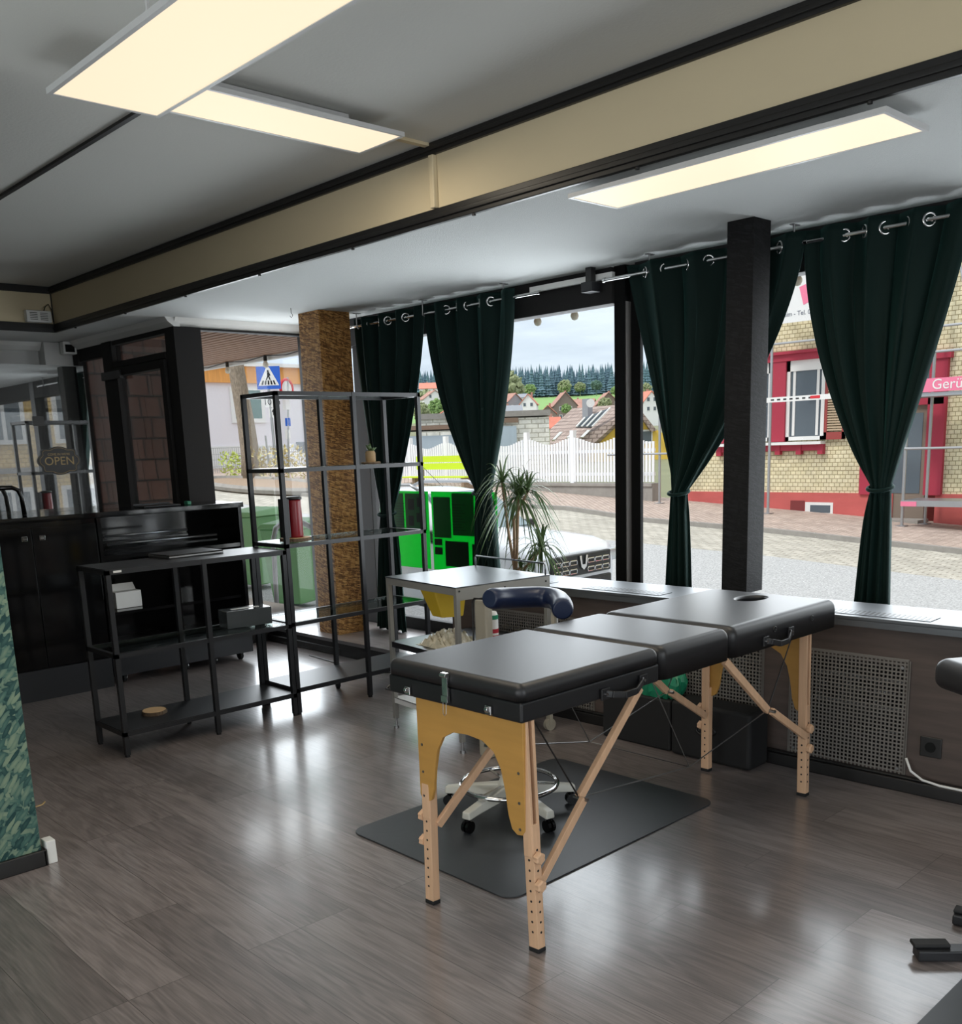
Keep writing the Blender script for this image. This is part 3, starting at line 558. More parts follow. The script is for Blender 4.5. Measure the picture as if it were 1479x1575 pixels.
for i, (lb, a, b) in enumerate(rod):
    t = thing('curtain_rod', (a, YR, ZR), lb, 'curtain rod')
    MB().cyl((a, YR, ZR), (b, YR, ZR), .0095, n=12).build('tube', m_chrome, t, smooth=False)
    each(MB().cyl((a-.012, YR, ZR), (a+.004, YR, ZR), .013, n=12).cyl((b-.004, YR, ZR), (b+.012, YR, ZR), .013, n=12), 'end_cap', m_chrome, t)
    for hx in {0: (-5.88, -5.15, -4.39), 1: (-3.30,), 2: (-2.47, -1.2)}[i]:
        MB().tube([(hx, YR-.012, ZC-.002), (hx, YR-.012, ZR+.02), (hx, YR-.015, ZR-.006), (hx, YR-.002, ZR-.016), (hx, YR+.012, ZR-.008)], .0042, 6).box((hx-.012, YR-.035, ZC-.004), (hx+.012, YR+.02, ZC-.0005)).build('hook', m_steelb, t)
tag(B((-4.25, 4.50, 2.345), (-3.62, 4.53, 2.375), 'light_batten', m_white), 'slim white batten above the uncurtained pane', 'batten')
t = thing('spotlight', (-3.85, 4.47, 2.33), 'small square black spotlight hanging above the uncurtained pane', 'spotlight')
p_ = ony(908, 440, 4.46)
MB().box((p_.x-.04, 4.42, p_.z-.035), (p_.x+.04, 4.50, p_.z+.02)).build('head', m_dkmetal, t, bevel=.004); MB().box((p_.x-.02, 4.44, p_.z+.02), (p_.x+.02, 4.48, ZC-.001)).build('bracket', m_blk, t)
tag(MB().tube([onz(447, 474, ZC-.001)+Vector((0, 0, z_)) + Vector((0, dx, 0)) for dx, z_ in ((0, 0), (0, -.03), (.012, -.045), (0, -.062), (-.012, -.05))], .002, 6).build('ceiling_hook', m_blk), 'small bare hook in the lower ceiling left of the brown pillar', 'hook')
# ================================================================ FURNITURE
# ---------------------------------------------------------------- black shelving units
XF, XK = -4.573, -4.927
pw = .024
def shelving(y0, y1, H, shelves, label, mids):
    t = thing('shelving_unit', ((XF+XK)/2, (y0+y1)/2, 0), label, 'shelf')
    for x in (XF, XK):
        for y in [y0+pw/2, y1-pw/2] + mids:
            s = -1 if x == XF else 1
            MB().box((x, y-pw/2, .012), (x+s*pw, y+pw/2, H)).build('post', m_dkmetal, t)
            MB().box((x+s*.003, y-pw/2+.003, 0), (x+s*(pw-.003), y+pw/2-.003, .012)).build('foot', m_rubber, t)
    for z, kind in shelves:
        f = MB().box((XF-.002, y0, z-.022), (XF-.022, y1, z)).box((XK+.002, y0, z-.022), (XK+.022, y1, z)).box((XK, y0, z-.022), (XF, y0+.02, z)).box((XK, y1-.02, z-.022), (XF, y1, z))
        f.build('shelf_frame', m_dkmetal, t)
        if kind == 'g': MB().box((XK+.023, y0+.022, z-.006), (XF-.023, y1-.022, z+.001)).build('glass_shelf', m_shelfglass, t)
        if kind == 's': MB().box((XK+.004, y0+.004, z-.004), (XF-.004, y1-.004, z+.004)).build('shelf_board', m_dkmetal, t)
    return t
shelving(1.868, 2.868, .932, [(.93, 's'), (.522, 'g'), (.128, 's')], 'low black shelf unit with closed laptop on top', [2.38])
shelving(2.872, 3.872, 1.772, [(1.772, 'g'), (1.368, 'g'), (.962, 'g'), (.528, 'g'), (.15, 's')], 'tall black open shelf unit with glass shelves and small succulent', [3.385])
tag(B((XF+.0005, 1.905, .917), (XF+.0025, 1.945, .927), 'sticker', m_white), 'small white sticker on the front edge of the low shelf', 'sticker')
t = thing('laptop', (-4.85, 2.43, .934), 'closed black laptop lying on the low shelf', 'laptop')
ML = Matrix.Translation((-4.86, 2.43, .935)) @ Matrix.Rotation(R(3), 4, 'Z')
MB().box((-.11, -.16, 0), (.11, .16, .012)).xf(ML).build('base', m_steelb, t, bevel=.003); MB().box((-.11, -.16, .0125), (.11, .16, .019)).xf(ML).build('lid', m_blk, t, bevel=.003)
t = thing('tissue_box', (-4.8, 2.72, .524), 'grey smoked plastic tissue box on the glass shelf of the low unit', 'box')
MT = Matrix.Translation((-4.77, 2.70, .524)) @ Matrix.Rotation(R(-8), 4, 'Z')
m_smoke = mat('smoked_plastic', (62, 66, 68), .12)
MB().box((-.065, -.13, 0), (.065, .13, .095)).xf(MT).build('body', m_smoke, t, bevel=.004); MB().box((-.012, -.08, .095), (.012, .08, .0965)).xf(MT).build('slot', m_paperw, t)
def wood_slice(c, r, h, label, seed=1):
    rn = random.Random(seed); t = thing('wood_slice', c, label, 'wood slice'); n = 28
    rr = [r*(1+.06*math.sin(2*a/n*math.pi*2+seed)+rn.uniform(-.03, .03)) for a in range(n)]
    ring = lambda k, z: [(c[0]+rr[i]*k*math.cos(2*math.pi*i/n), c[1]+rr[i]*k*1.1*math.sin(2*math.pi*i/n), c[2]+z) for i in range(n)]
    MB().prism(ring(1, 0), (0, 0, h)).build('bark', m_barkd, t); MB().prism(ring(.93, h), (0, 0, .0012)).build('cut_face', m_slice, t)
wood_slice((-4.80, 2.135, .132), .062, .018, 'round bark-edged wood slice on the bottom shelf of the low unit', 2)
wood_slice((-4.72, 3.59, 1.369), .052, .010, 'thin wood slice under the small succulent', 5)
wood_slice((-4.72, 3.03, .963), .085, .018, 'wood slice under the dark red tin', 8)
t = thing('succulent', (-4.72, 3.59, 1.38), 'small succulent in a jute pot on the tall glass shelf', 'plant')
MB().lathe((-4.72, 3.59, 1.3805), [(.026, 0), (.03, .004), (.031, .05), (.026, .062), (.024, .064)], 18).build('pot', m_terra, t, smooth=True)
for k in range(11):
    a = k*2.4; el = .5+.5*(k % 3); d = Vector((math.cos(a)*math.cos(el), math.sin(a)*math.cos(el), math.sin(el))); p0 = Vector((-4.72, 3.59, 1.442))
    MB().tube([p0, p0+d*.02, p0+d*.045], .006, 6, rs=[.006, .009, .001]).build('leaf', m_leaf, t, smooth=True)
t = thing('tin', (-4.72, 3.03, .982), 'dark red tall tin with a black handle, on the tall shelf unit', 'tin')
MB().lathe((-4.72, 3.035, .982), [(.040, 0), (.042, .01), (.040, .2), (.038, .21)], 28).build('body', m_red, t, smooth=True)
MB().lathe((-4.72, 3.035, 1.192), [(.039, 0), (.045, .002), (.045, .014), (.03, .018)], 28).build('lid', m_blk, t, smooth=True)
MB().box((-4.76, 2.955, .984), (-4.69, 2.985, 1.20)).build('handle', m_blk, t, bevel=.004)
# ---------------------------------------------------------------- black counter cabinet
CX, CB = -6.14, -6.56
t = thing('counter_cabinet', (-6.35, 1.95, 0), 'long gloss black cabinet with two doors along the left wall', 'cabinet')
MB().box((CB, 1.30, .012), (CX-.02, 2.485, 1.09)).build('carcass', m_gloss, t)
MB().box((CX-.02, 1.30, .0), (CX, 2.485, .19)).build('plinth', m_dkmetal, t)
for k, (a, b) in enumerate(((1.305, 1.70), (1.704, 2.085), (2.089, 2.48))):
    if k == 0: pass
    dr = MB().box((CX-.02, a, .2), (CX+.0, b, 1.06)).build('door', m_gloss, t, bevel=.002)
    hy = b-.06 if k == 1 else a+.04
    MB().tube([(CX+.008, hy, .985), (CX+.008, hy+.03, .985), (CX+.008, hy+.03, 1.01), (CX+.008, hy, 1.01)], .003, 6, True).box((CX, hy+.004, .99), (CX+.006, hy+.026, 1.006)).build('handle', m_chrome, dr)
MB().box((CB-.02, 1.28, 1.09), (CX+.01, 2.488, 1.125)).build('top', m_gloss, t, bevel=.003)
t = thing('rolling_cabinet', (-6.35, 3.0, 0), 'open black rolling cabinet with chrome drawer rails', 'cabinet')
MB().box((CB, 2.49, .075), (CX, 2.515, 1.09)).build('side_panel', m_gloss, t); MB().box((CB, 3.49, .075), (CX, 3.515, 1.09)).build('side_panel', m_gloss, t)
MB().box((CB, 2.515, .075), (CB+.02, 3.49, 1.09)).build('back_panel', m_gloss, t)
MB().box((CB-.02, 2.49, 1.09), (CX+.01, 3.53, 1.125)).build('top', m_gloss, t, bevel=.003)
MB().box((CB, 2.49, .06), (CX+.004, 3.515, .25)).build('plinth', m_dkmetal, t, bevel=.002)
MB().box((CB+.02, 2.515, .82), (CX-.005, 3.49, .845)).build('shelf', m_gloss, t)
MB().box((CB+.02, 2.515, .455), (CX-.03, 3.49, .475)).build('shelf', m_gloss, t)
MB().box((CB+.02, 3.0, .25), (CX-.02, 3.015, .82)).build('divider', m_gloss, t)
for k, (z, x, b) in enumerate(((.965, CX-.05, 3.12), (.915, CX-.02, 3.32))):
    d = MB().box((CB+.05, 2.535, z-.04), (x-.015, b+.01, z-.028)).build('drawer', m_gloss, t)
    MB().cyl((x, 2.55, z), (x, b, z), .0075, n=12).build('rail', m_steel, d, smooth=True)
for y in (2.58, 3.02, 3.24, 3.45):
    w = MB().cyl((CX-.075, y-.01, .035), (CX-.075, y+.01, .035), .034, n=20).build('castor', m_rubber, t)
    MB().torus((CX-.075, y+.012, .035), (0, 1, 0), .022, .005, 20, 6).box((CX-.09, y-.014, .05), (CX-.06, y+.014, .075)).build('castor_fork', m_chrome, w)
for x_, y_ in ((-6.133, 2.76), (-6.133, 3.22), (-6.133, 3.32)):
    pass
t = thing('cardboard_box', (-6.3, 2.70, .476), 'white open box inside the black rolling cabinet', 'box')
MB().box((-6.36, 2.615, .477), (-6.28, 2.79, .585)).build('body', m_paperw, t, bevel=.001)
MB().prism([(-6.36, 2.615, .586), (-6.36, 2.79, .586), (-6.40, 2.79, .63), (-6.40, 2.64, .63)], (-.002, 0, -.002)).build('flap', m_paperw, t)
t = thing('tray', (-6.35, 3.02, 1.126), 'flat black tray lying on the rolling cabinet', 'tray')
MB().box((-6.42, 2.86, 1.126), (-6.25, 3.12, 1.136)).build('base', m_dkmetal, t, bevel=.003); MB().box((-6.42, 2.86, 1.136), (-6.41, 3.12, 1.147)).build('rim', m_dkmetal, t)
tag(MB().box((-6.3, 3.17, 1.126), (-6.25, 3.20, 1.15)).build('eraser', m_bag, bevel=.004), 'small turquoise block at the end of the black cabinet top', 'block')
# glass screen behind the counter
t = thing('glass_screen', (-6.6, 2.0, 1.09), 'tall reflecting glass screen standing behind the black cabinet', 'glass screen')
MB().box((-6.600, 1.30, .2), (-6.592, 2.70, 2.055)).build('pane', m_mirrorglass, t)
MB().box((-6.5915, 2.335, 1.675), (-6.587, 2.405, 1.735)).build('clamp', m_blk, t)
t = thing('open_sign', (-6.58, 2.47, 1.45), 'black scalloped sign with gold rim on the glass screen', 'sign')
n = 72; poly = []
for i in range(n):
    a = 2*math.pi*i/n; r = 1 + .07*math.cos(8*a)
    poly.append((-6.590, 2.472 + .13*r*math.copysign(abs(math.cos(a))**.75, math.cos(a)), 1.452 + .085*r*math.copysign(abs(math.sin(a))**.75, math.sin(a))))
m_gold = mat('gold_print', (150, 126, 78), .4)
MB().prism(poly, (.006, 0, 0)).build('board', m_blk, t)
ctr = Vector((-6.5835, 2.472, 1.452))
MB().tube([ctr + (Vector(p)-ctr)*.9 + Vector((.007, 0, 0)) for p in [(ctr.x-.006, q[1], q[2]) for q in poly]], .0012, 5, True).build('rim', m_gold, t)
RX = Matrix(((0, 0, 1, 0), (1, 0, 0, 0), (0, 1, 0, 0), (0, 0, 0, 1)))
text_mesh('lettering', 'OPEN', .075, m_gold, (-6.583, 2.472, 1.448), RX, t, .0006)
text_mesh('lettering', "COME IN WE'RE", .02, m_gold, (-6.583, 2.472, 1.492), RX, t, .0006)
t = thing('black_handle', (-6.45, 2.1, 1.126), 'curved glossy black tube rising from the counter at the left edge', 'handle')
MB().tube([(-6.45, 2.165, 1.126), (-6.45, 2.16, 1.24), (-6.45, 2.145, 1.28), (-6.45, 2.11, 1.298), (-6.45, 1.9, 1.30)], .014, 12).build('tube', m_gloss, t, smooth=True)
# ---------------------------------------------------------------- floor mats, wall end details
def rrect(x0, y0, x1, y1, r, z):
    pts = []
    for cx, cy, a0 in ((x1-r, y0+r, -90), (x1-r, y1-r, 0), (x0+r, y1-r, 90), (x0+r, y0+r, 180)):
        for k in range(7): a = R(a0+15*k); pts.append((cx+r*math.cos(a), cy+r*math.sin(a), z))
    return pts
tag(MB().prism(rrect(-2.962, 2.048, -2.082, 3.24, .06, .0005), (0, 0, .005)).build('floor_mat', m_mat, bevel=.002), 'dark grey floor mat with rounded corners under the stool', 'mat')
tag(MB().prism(rrect(-.863, 1.7, .25, 2.95, .05, .0005), (0, 0, .004)).build('floor_mat', m_mat), 'grey floor mat cut by the lower right corner', 'mat')
tag(B((-3.60, 1.116, .0), (-3.545, 1.15, .088), 'cable_box', m_white, bevel=.003), 'small white box on the floor at the end of the green wall', 'box')
tag(MB().tube([(-3.56, 1.10, .225), (-3.556, 1.125, .228), (-3.553, 1.135, .238)], .003, 6).build('brass_hook', m_gold), 'tiny brass hook on the edge of the green wall', 'hook')
# ---------------------------------------------------------------- treatment table
TX0, TX1, TY0 = -2.412, -1.818, 1.853
ZB, ZT = .69, .80
T = thing('massage_table', (-2.115, 2.76, 0), 'black folding massage table with beech legs and a face hole', 'massage table')
def cushion(y0, y1, z0, z1, name, m, bev=.03, hole=None):
    mb = MB(); nx, ny = 12, 14
    o = MB().box((TX0, y0, z0), (TX1, y1, z1)).build(name, m)
    bm_ = bmesh.new(); bm_.from_mesh(o.data)
    ed = [e_ for e_ in bm_.edges if all(v.co.z > z1-.001 for v in e_.verts)] + [e_ for e_ in bm_.edges if abs(e_.verts[0].co.z-e_.verts[1].co.z) > .01]
    bmesh.ops.bevel(bm_, geom=ed, offset=bev, segments=7, profile=.5, affect='EDGES'); bm_.to_mesh(o.data); bm_.free()
    if hole:
        c = MB().cyl((hole[0], hole[1], z0-.1), (hole[0], hole[1], z1+.1), 1, n=40).build('cutter', m)
        for v in c.data.vertices: v.co.x = hole[0] + (v.co.x-hole[0])*hole[2]; v.co.y = hole[1] + (v.co.y-hole[1])*hole[3]
        bo = o.modifiers.new('b', 'BOOLEAN'); bo.operation = 'DIFFERENCE'; bo.object = c; bo.solver = 'EXACT'
        dg = bpy.context.evaluated_depsgraph_get(); dg.update(); me = bpy.data.meshes.new_from_object(o.evaluated_get(dg))
        o.modifiers.clear(); o.data = me; bpy.data.objects.remove(c)
        bm_ = bmesh.new(); bm_.from_mesh(me)
        ed = [e_ for e_ in bm_.edges if all(v.co.z > z1-.001 for v in e_.verts) and all(((v.co.x-hole[0])/hole[2])**2+((v.co.y-hole[1])/hole[3])**2 < 1.02 for v in e_.verts)]
        bmesh.ops.bevel(bm_, geom=ed, offset=.012, segments=4, profile=.5, affect='EDGES'); bm_.to_mesh(me); bm_.free()
    for p in o.data.polygons: p.use_smooth = True
    w = o.modifiers.new('wn', 'WEIGHTED_NORMAL'); w.keep_sharp = True
    o.parent = T; o.matrix_parent_inverse = Matrix.Translation(-T.location)
    return o
fc = cushion(TY0, 2.492, ZB+.062, ZT, 'foot_cushion', m_leather, .026)
MB().box((TX0+.002, TY0+.002, ZB), (TX1-.002, 2.49, ZB+.060)).build('foot_frame', m_leather2, T, bevel=.008, seg=3)
cushion(2.50, 2.905, ZB, ZT, 'middle_cushion', m_leather, .032)
cushion(2.912, 3.685, ZB, ZT, 'head_cushion', m_leather, .036, hole=(-2.115, 3.52, .052, .078))
MB().box((-2.19, 3.42, ZB-.004), (-2.04, 3.62, ZB+.004)).build('hole_lining', m_leather2, T)
# near-end hardware
def clasp(x, big):
    m = MB()
    if big:
        m.box((x-.012, TY0-.010, ZB+.085-.06), (x+.012, TY0-.002, ZB+.105)).cyl((x-.013, TY0-.012, ZB+.098), (x+.013, TY0-.012, ZB+.098), .007, n=10).box((x-.014, TY0-.014, ZB+.015), (x+.014, TY0-.002, ZB+.035))
        m.tube([(x-.007, TY0-.012, ZB+.02), (x-.007, TY0-.014, ZB-.02), (x, TY0-.014, ZB-.026), (x+.007, TY0-.014, ZB-.02), (x+.007, TY0-.012, ZB+.02)], .0012, 6)
    else:
        m.box((x-.012, TY0-.008, ZB+.008), (x+.012, TY0+.0, ZB+.034)).cyl((x-.006, TY0-.009, ZB+.024), (x+.006, TY0-.009, ZB+.024), .009, n=12)
    m.build('clasp' if big else 'corner_clip', m_chrome, T, bevel=.0015)
px_ = ony(688, 1075, TY0).x; clasp(px_, True); clasp(ony(629, 1070, TY0).x, False); clasp(ony(753, 1103, TY0).x, False)
def strap(y0, y1, z, sag):
    x = TX1+.004
    pts = [(x, y0, z), (x+.012, y0+.02, z-.004), (x+.026, y0+(y1-y0)*.35, z-sag), (x+.026, y0+(y1-y0)*.65, z-sag*.9), (x+.012, y1-.02, z+.004), (x, y1, z+.008)]
    h = MB()
    for a, b in zip(pts[:-1], pts[1:]): h.bar(a, b, .007, .022, up=(0, 0, 1))
    o = h.build('carry_handle', m_leather2, T, bevel=.003)
    each(MB().box((x-.004, y0-.02, z-.018), (x+.004, y0+.018, z+.018)).box((x-.004, y1-.018, z-.010), (x+.004, y1+.02, z+.026)), 'handle_patch', m_leather2, o, bevel=.002)
    each(MB().cyl((x+.004, y0, z), (x+.009, y0, z), .005, n=10).cyl((x+.004, y1, z+.008), (x+.009, y1, z+.008), .005, n=10), 'stud', m_chrome, o)
a = onx(929, 1067, TX1); b = onx(987, 1044, TX1); strap(a.y, b.y, a.z, .012)
a = onx(1176, 986, TX1); b = onx(1214, 971, TX1); strap(a.y, b.y, a.z, .016)
for u, v in ((1191, 968), (1248, 951)):
    p = onx(u, v, TX1); MB().torus((TX1+.001, p.y, p.z), (1, 0, 0), .010, .0022, 20, 6).cyl((TX1-.002, p.y, p.z), (TX1+.002, p.y, p.z), .006, n=14).build('vent_eyelet', m_chrome if 0 else m_leather2, T)
# end panels (plywood with arch) ------------------------------------------------
def end_panel(yf, s, zlow, xL, xR, flip=False):
    ny = 1 if not flip else -1
    pts = [(xL, ZB), (xR, ZB), (xR, zlow), (xR-.028, zlow)]
    # inner curve up from right foot over the arch and down to the left foot
    w = xR-xL
    inner = [(.93, 0), (.885, .012), (.855, .05), (.835, .11), (.80, .17), (.74, .212), (.64, .235), (.5, .24), (.36, .235), (.26, .212), (.20, .17), (.165, .11), (.145, .05), (.115, .012), (.07, 0)]
    k = (ZB-.082-zlow)/.24
    pts = [(xR, ZB), (xR, zlow+.02), (xR-.012, zlow+.003)] + [(xL+w*a_, zlow+b_*k) for a_, b_ in inner] + [(xL+.012, zlow+.003), (xL, zlow+.02), (xL, ZB)]
    MB().prism([(x, yf, z) for x, z in pts], (0, .012*ny, 0)).build('end_panel', m_ply, T, bevel=.0015)
    sc = MB()
    for x in (xL+.02, xR-.02):
        for z in (zlow+.02, zlow+.10, zlow+.19): sc.cyl((x, yf-.002*ny, z), (x, yf+.002*ny, z), .0045, n=10)
    each(sc, 'panel_screw', m_steelb, T)
XL, XR = -2.30, -1.835
end_panel(TY0+.020, 1, .345, XL, XR)
end_panel(3.555, 1, .345, XL-.045, XR-.025, True)
def leg(x, y, foot, fx, fy, side, out):
    """x,y top of the leg; foot on the floor; side=+1 for the legs nearer the camera's right"""
    top = Vector((x, y, ZB)); bot = Vector((foot[0], foot[1], 0)); d = (top-bot)
    for o_ in (-.0125, .0125):
        MB().bar(bot + d*.42 + Vector((0, o_+out*.0, 0)), top + Vector((0, o_, 0)), .034, .011, up=(0, 1, 0)).build('leg_rail', m_beech, T, bevel=.0015)
    L = MB().bar(bot + d*.018, bot + d*.56, .038, .030, up=(0, 1, 0)).build('leg', m_beech, T, bevel=.002)
    MB().bar(bot, bot + d*.020, .040, .032, up=(0, 1, 0)).build('rubber_foot', m_rubber, L, bevel=.002)
    h = MB()
    for k in range(9):
        p = bot + d*(.09+.045*k); h.cyl(p + Vector((side*.0192, 0, 0)), p + Vector((side*.0198, 0, 0)), .0038, n=10); h.cyl(p + Vector((0, -.0152, 0)), p + Vector((0, -.0158, 0)), .0038, n=10)
    each(h, 'adjusting_hole', m_rubber, L)
    for f_ in (.30, .42):
        p = bot + d*f_; c = p + Vector((side*.030, -.004, 0)); prof = [(.006, -.011), (.017, -.009), (.018, .006), (.014, .010)]
        kn = MB().lathe((0, 0, 0), prof, 16)
        for i, v in enumerate(kn.v):
            a = math.atan2(v[1], v[0]); r = math.hypot(v[0], v[1])*(1+.12*math.cos(6*a)); kn.v[i] = (r*math.cos(a), r*math.sin(a), v[2])
        kn.xf(Matrix.Translation(c) @ Matrix.Rotation(R(90)*side, 4, 'Y')).build('knob', m_beech, L, smooth=False, bevel=.001)
NR, NL, FR, FL = (-1.806, 1.871), (-2.265, 1.864), (-1.865, 3.537), (-2.333, 3.544)
leg(XR-.016, TY0+.050, (NR[0], NR[1]+.01), 0, 0, 1, 1); leg(XL+.016, TY0+.050, (NL[0], NL[1]+.01), 0, 0, -1, 1)
leg(XR-.041, 3.535, FR, 0, 0, 1, -1); leg(XL-.029, 3.535, FL, 0, 0, -1, -1)
def brace(xs, yl, zl, yj, zj, yt, zt, side):
    a = Vector((xs[0], yl, zl)); j = Vector((xs[1], yj, zj)); e_ = Vector((xs[2], yt, zt)); o_ = Vector((side*.018, 0, 0))
    MB().bar(a+o_, j+o_, .016, .028).build('brace', m_beech, T, bevel=.002)
    MB().bar(j, e_, .018, .028).build('brace', m_beech, T, bevel=.002)
    MB().cyl(j-Vector((.02, 0, 0)), j+Vector((.034*side, 0, 0)), .006, n=10).build('brace_bolt', m_steelb, T)
    return j
j1 = brace((-1.83, -1.845, -1.86), 1.90, .20, 2.12, .395, 2.44, .675, 1)
j2 = brace((-2.27, -2.275, -2.30), 1.90, .265, 2.16, .46, 2.44, .675, 1)
j3 = brace((-1.862, -1.865, -1.86), 3.50, .265, 3.24, .425, 2.93, .675, 1)
j4 = brace((-2.33, -2.33, -2.33), 3.50, .265, 3.24, .425, 2.93, .675, 1)
cab = MB()
for x, ja, jb in ((-1.86, j1, j3), (-2.31, j2, j4)):
    mid = Vector((x, 2.72, .335))
    cab.tube([ja, mid], .0022, 6).tube([mid, jb], .0022, 6).tube([mid, (x, 2.50, ZB)], .0018, 6)
cab.tube([Vector((-1.86, 2.72, .335)), Vector((-2.31, 2.72, .335))], .0018, 6)
cab.build('support_cable', m_steelb, T)
c2 = MB()
for ja, x in ((j1, -1.84), (j2, -2.28)): c2.tube([ja, (x, TY0+.07, ZB-.005)], .0026, 6)
for jb, x in ((j3, -1.87), (j4, -2.33)): c2.tube([jb, (x, 3.42, ZB-.005)], .0026, 6)
c2.build('end_cable', m_blk, T)
MB().tube([(TX0+.01, TY0+.12, ZB+.02), (TX0-.045, TY0+.07, ZB+.02), (TX0-.05, TY0+.03, ZB-.005), (TX0+.0, TY0+.02, ZB+.0)], .004, 8).build('elastic_loop', m_blk, T, smooth=True)
# ---------------------------------------------------------------- stool with blue backrest
S_ = Vector((-2.63, 2.60, .006)); t = thing('stool', S_, 'wheeled stool with navy curved backrest beside the massage table', 'stool')
m_ivory = mat('ivory_enamel', (196, 194, 184), .35)
MB().lathe(S_+Vector((0, 0, .085)), [(.045, 0), (.05, .02), (.036, .06), (.024, .08), (.024, .34)], 24).build('column', m_ivory, t, smooth=True)
angs = [math.degrees(math.atan2(p[1]-S_.y, p[0]-S_.x)) for p in ((-2.595, 2.324), (-2.894, 2.469), (-2.492, 2.822), (-2.357, 2.536))]
a0 = angs[0]
for k in range(5):
    a = R(a0 + 72*k); d = Vector((math.cos(a), math.sin(a), 0)); u = Vector((-d.y, d.x, 0))
    sec = lambda q, w, z0, z1: [S_+d*q-u*w+Vector((0, 0, z0)), S_+d*q+u*w+Vector((0, 0, z0)), S_+d*q+u*w*.8+Vector((0, 0, z1)), S_+d*q-u*w*.8+Vector((0, 0, z1))]
    vs = sec(.03, .028, .075, .125) + sec(.20, .022, .062, .098) + sec(.275, .021, .055, .085)
    fs = [(0, 1, 2, 3), (8, 11, 10, 9)] + [(o+i, o+4+i, o+4+(i+1) % 4, o+(i+1) % 4) for o in (0, 4) for i in range(4)]
    A_ = MB().add(vs, fs).build('base_arm', m_ivory, t, bevel=.006, seg=3)
    c = S_+d*.262; cs = MB().cyl(c-u*.016+Vector((0, 0, .024)), c-u*.004+Vector((0, 0, .024)), .024, n=18).cyl(c+u*.004+Vector((0, 0, .024)), c+u*.016+Vector((0, 0, .024)), .024, n=18).cyl(c+Vector((0, 0, .03)), c+Vector((0, 0, .058)), .010, n=10)
    cs.build('castor', m_gloss, t)
MB().torus(S_+Vector((0, 0, .122)), (0, 0, 1), .192, .0095, 48, 10).build('foot_ring', m_chrome, t, smooth=True)
rs = MB()
for k in range(3): a = R(40+120*k); rs.bar(S_+Vector((0, 0, .122)), S_+Vector((.19*math.cos(a), .19*math.sin(a), .122)), .012, .006)
rs.build('ring_spoke', m_chrome, t)
MB().lathe(S_+Vector((0, 0, .43)), [(.05, 0), (.15, .01), (.165, .03), (.16, .06), (.12, .075)], 36).build('seat', m_navy, t, smooth=True)
pts = [ony(u, v, y) for u, v, y in ((752, 921, 2.62), (775, 920, 2.72), (800, 919, 2.80), (825, 918, 2.87), (845, 919, 2.90), (858, 923, 2.88), (864, 931, 2.82), (865, 938, 2.76))]
fine = []
for i in range(len(pts)-1):
    for k in range(4): fine.append(pts[i].lerp(pts[i+1], k/4))
fine.append(pts[-1])
for _ in range(3): fine = [fine[0]] + [(fine[i-1]+fine[i]*2+fine[i+1])/4 for i in range(1, len(fine)-1)] + [fine[-1]]
nF = len(fine); rr = [.042]*nF; rr[0] = .034; rr[-1] = .034
mbk = MB().tube(fine, .045, 20, rs=[.036] + [.043]*(nF-2) + [.038])
mbk.build('backrest', m_navy, t, smooth=True, bevel=.006)
bp = fine[nF//2+4]; MB().tube([bp-Vector((0, 0, .04)), Vector((bp.x, bp.y, .50)), Vector((S_.x+.12, S_.y+.1, .47))], .014, 10).build('back_support', m_beige, t, smooth=True)
# ---------------------------------------------------------------- steel trolley
TZ = .81; MTr = Matrix.Translation((-3.6175, 3.316, 0)) @ Matrix.Rotation(R(-6.4), 4, 'Z'); hw, hd = .312, .292
t = thing('steel_trolley', (-3.6175, 3.316, 0), 'stainless steel instrument trolley with rail on top', 'trolley')
def bt(name, m, mb, par=t, **k): return mb.xf(MTr).build(name, m, par, **k)
m_trgrey = mat('trolley_grey', (158, 157, 152), .35, .5)
bt('top', m_steel, MB().box((-hw, -hd, TZ-.006), (hw, hd, TZ)), bevel=.002)
bt('apron', m_trgrey, MB().box((-hw+.004, -hd+.002, TZ-.04), (hw-.004, -hd+.006, TZ-.006)).box((hw-.006, -hd+.004, TZ-.065), (hw-.002, hd-.004, TZ-.006)).box((-hw+.002, -hd+.004, TZ-.03), (-hw+.006, hd-.004, TZ-.006)).box((-hw+.004, hd-.006, TZ-.04), (hw-.004, hd-.002, TZ-.006)))
for sx_ in (-1, 1):
    for sy_ in (-1, 1):
        x, y = sx_*(hw-.014), sy_*(hd-.014); foot = .055 if (sx_, sy_) != (1, 1) else .10
        lg = bt('leg', m_trgrey, MB().box((x-.011, y-.011, foot), (x+.011, y+.011, TZ-.007)))
        if (sx_, sy_) == (1, 1) or (sx_, sy_) == (-1, 1): bt('castor', m_beige, MB().cyl((x-.012, y, .032), (x+.012, y, .032), .032, n=20).box((x-.016, y-.01, .03), (x+.016, y+.01, foot)), lg)
        else: bt('levelling_foot', m_steelb, MB().cyl((x, y, .012), (x, y, foot), .006, n=10).cyl((x, y, 0), (x, y, .014), .014, n=14), lg)
for z in (.47, .17): bt('shelf', m_steel if z > .3 else m_panelframe, MB().box((-hw+.004, -hd+.004, z-.004), (hw-.004, hd-.004, z)).box((-hw+.004, -hd+.004, z-.028), (hw-.004, -hd+.01, z)).box((-hw+.004, hd-.01, z-.028), (hw-.004, hd-.004, z)).box((-hw+.004, -hd+.004, z-.028), (-hw+.01, hd-.004, z)))
bt('top_rail', m_steel, MB().tube([(-hw+.02, hd-.015, TZ), (-hw+.02, hd-.015, TZ+.045), (-hw+.03, hd-.015, TZ+.055), (hw-.03, hd-.015, TZ+.055), (hw-.02, hd-.015, TZ+.045), (hw-.02, hd-.015, TZ)], .0045, 8), smooth=True)
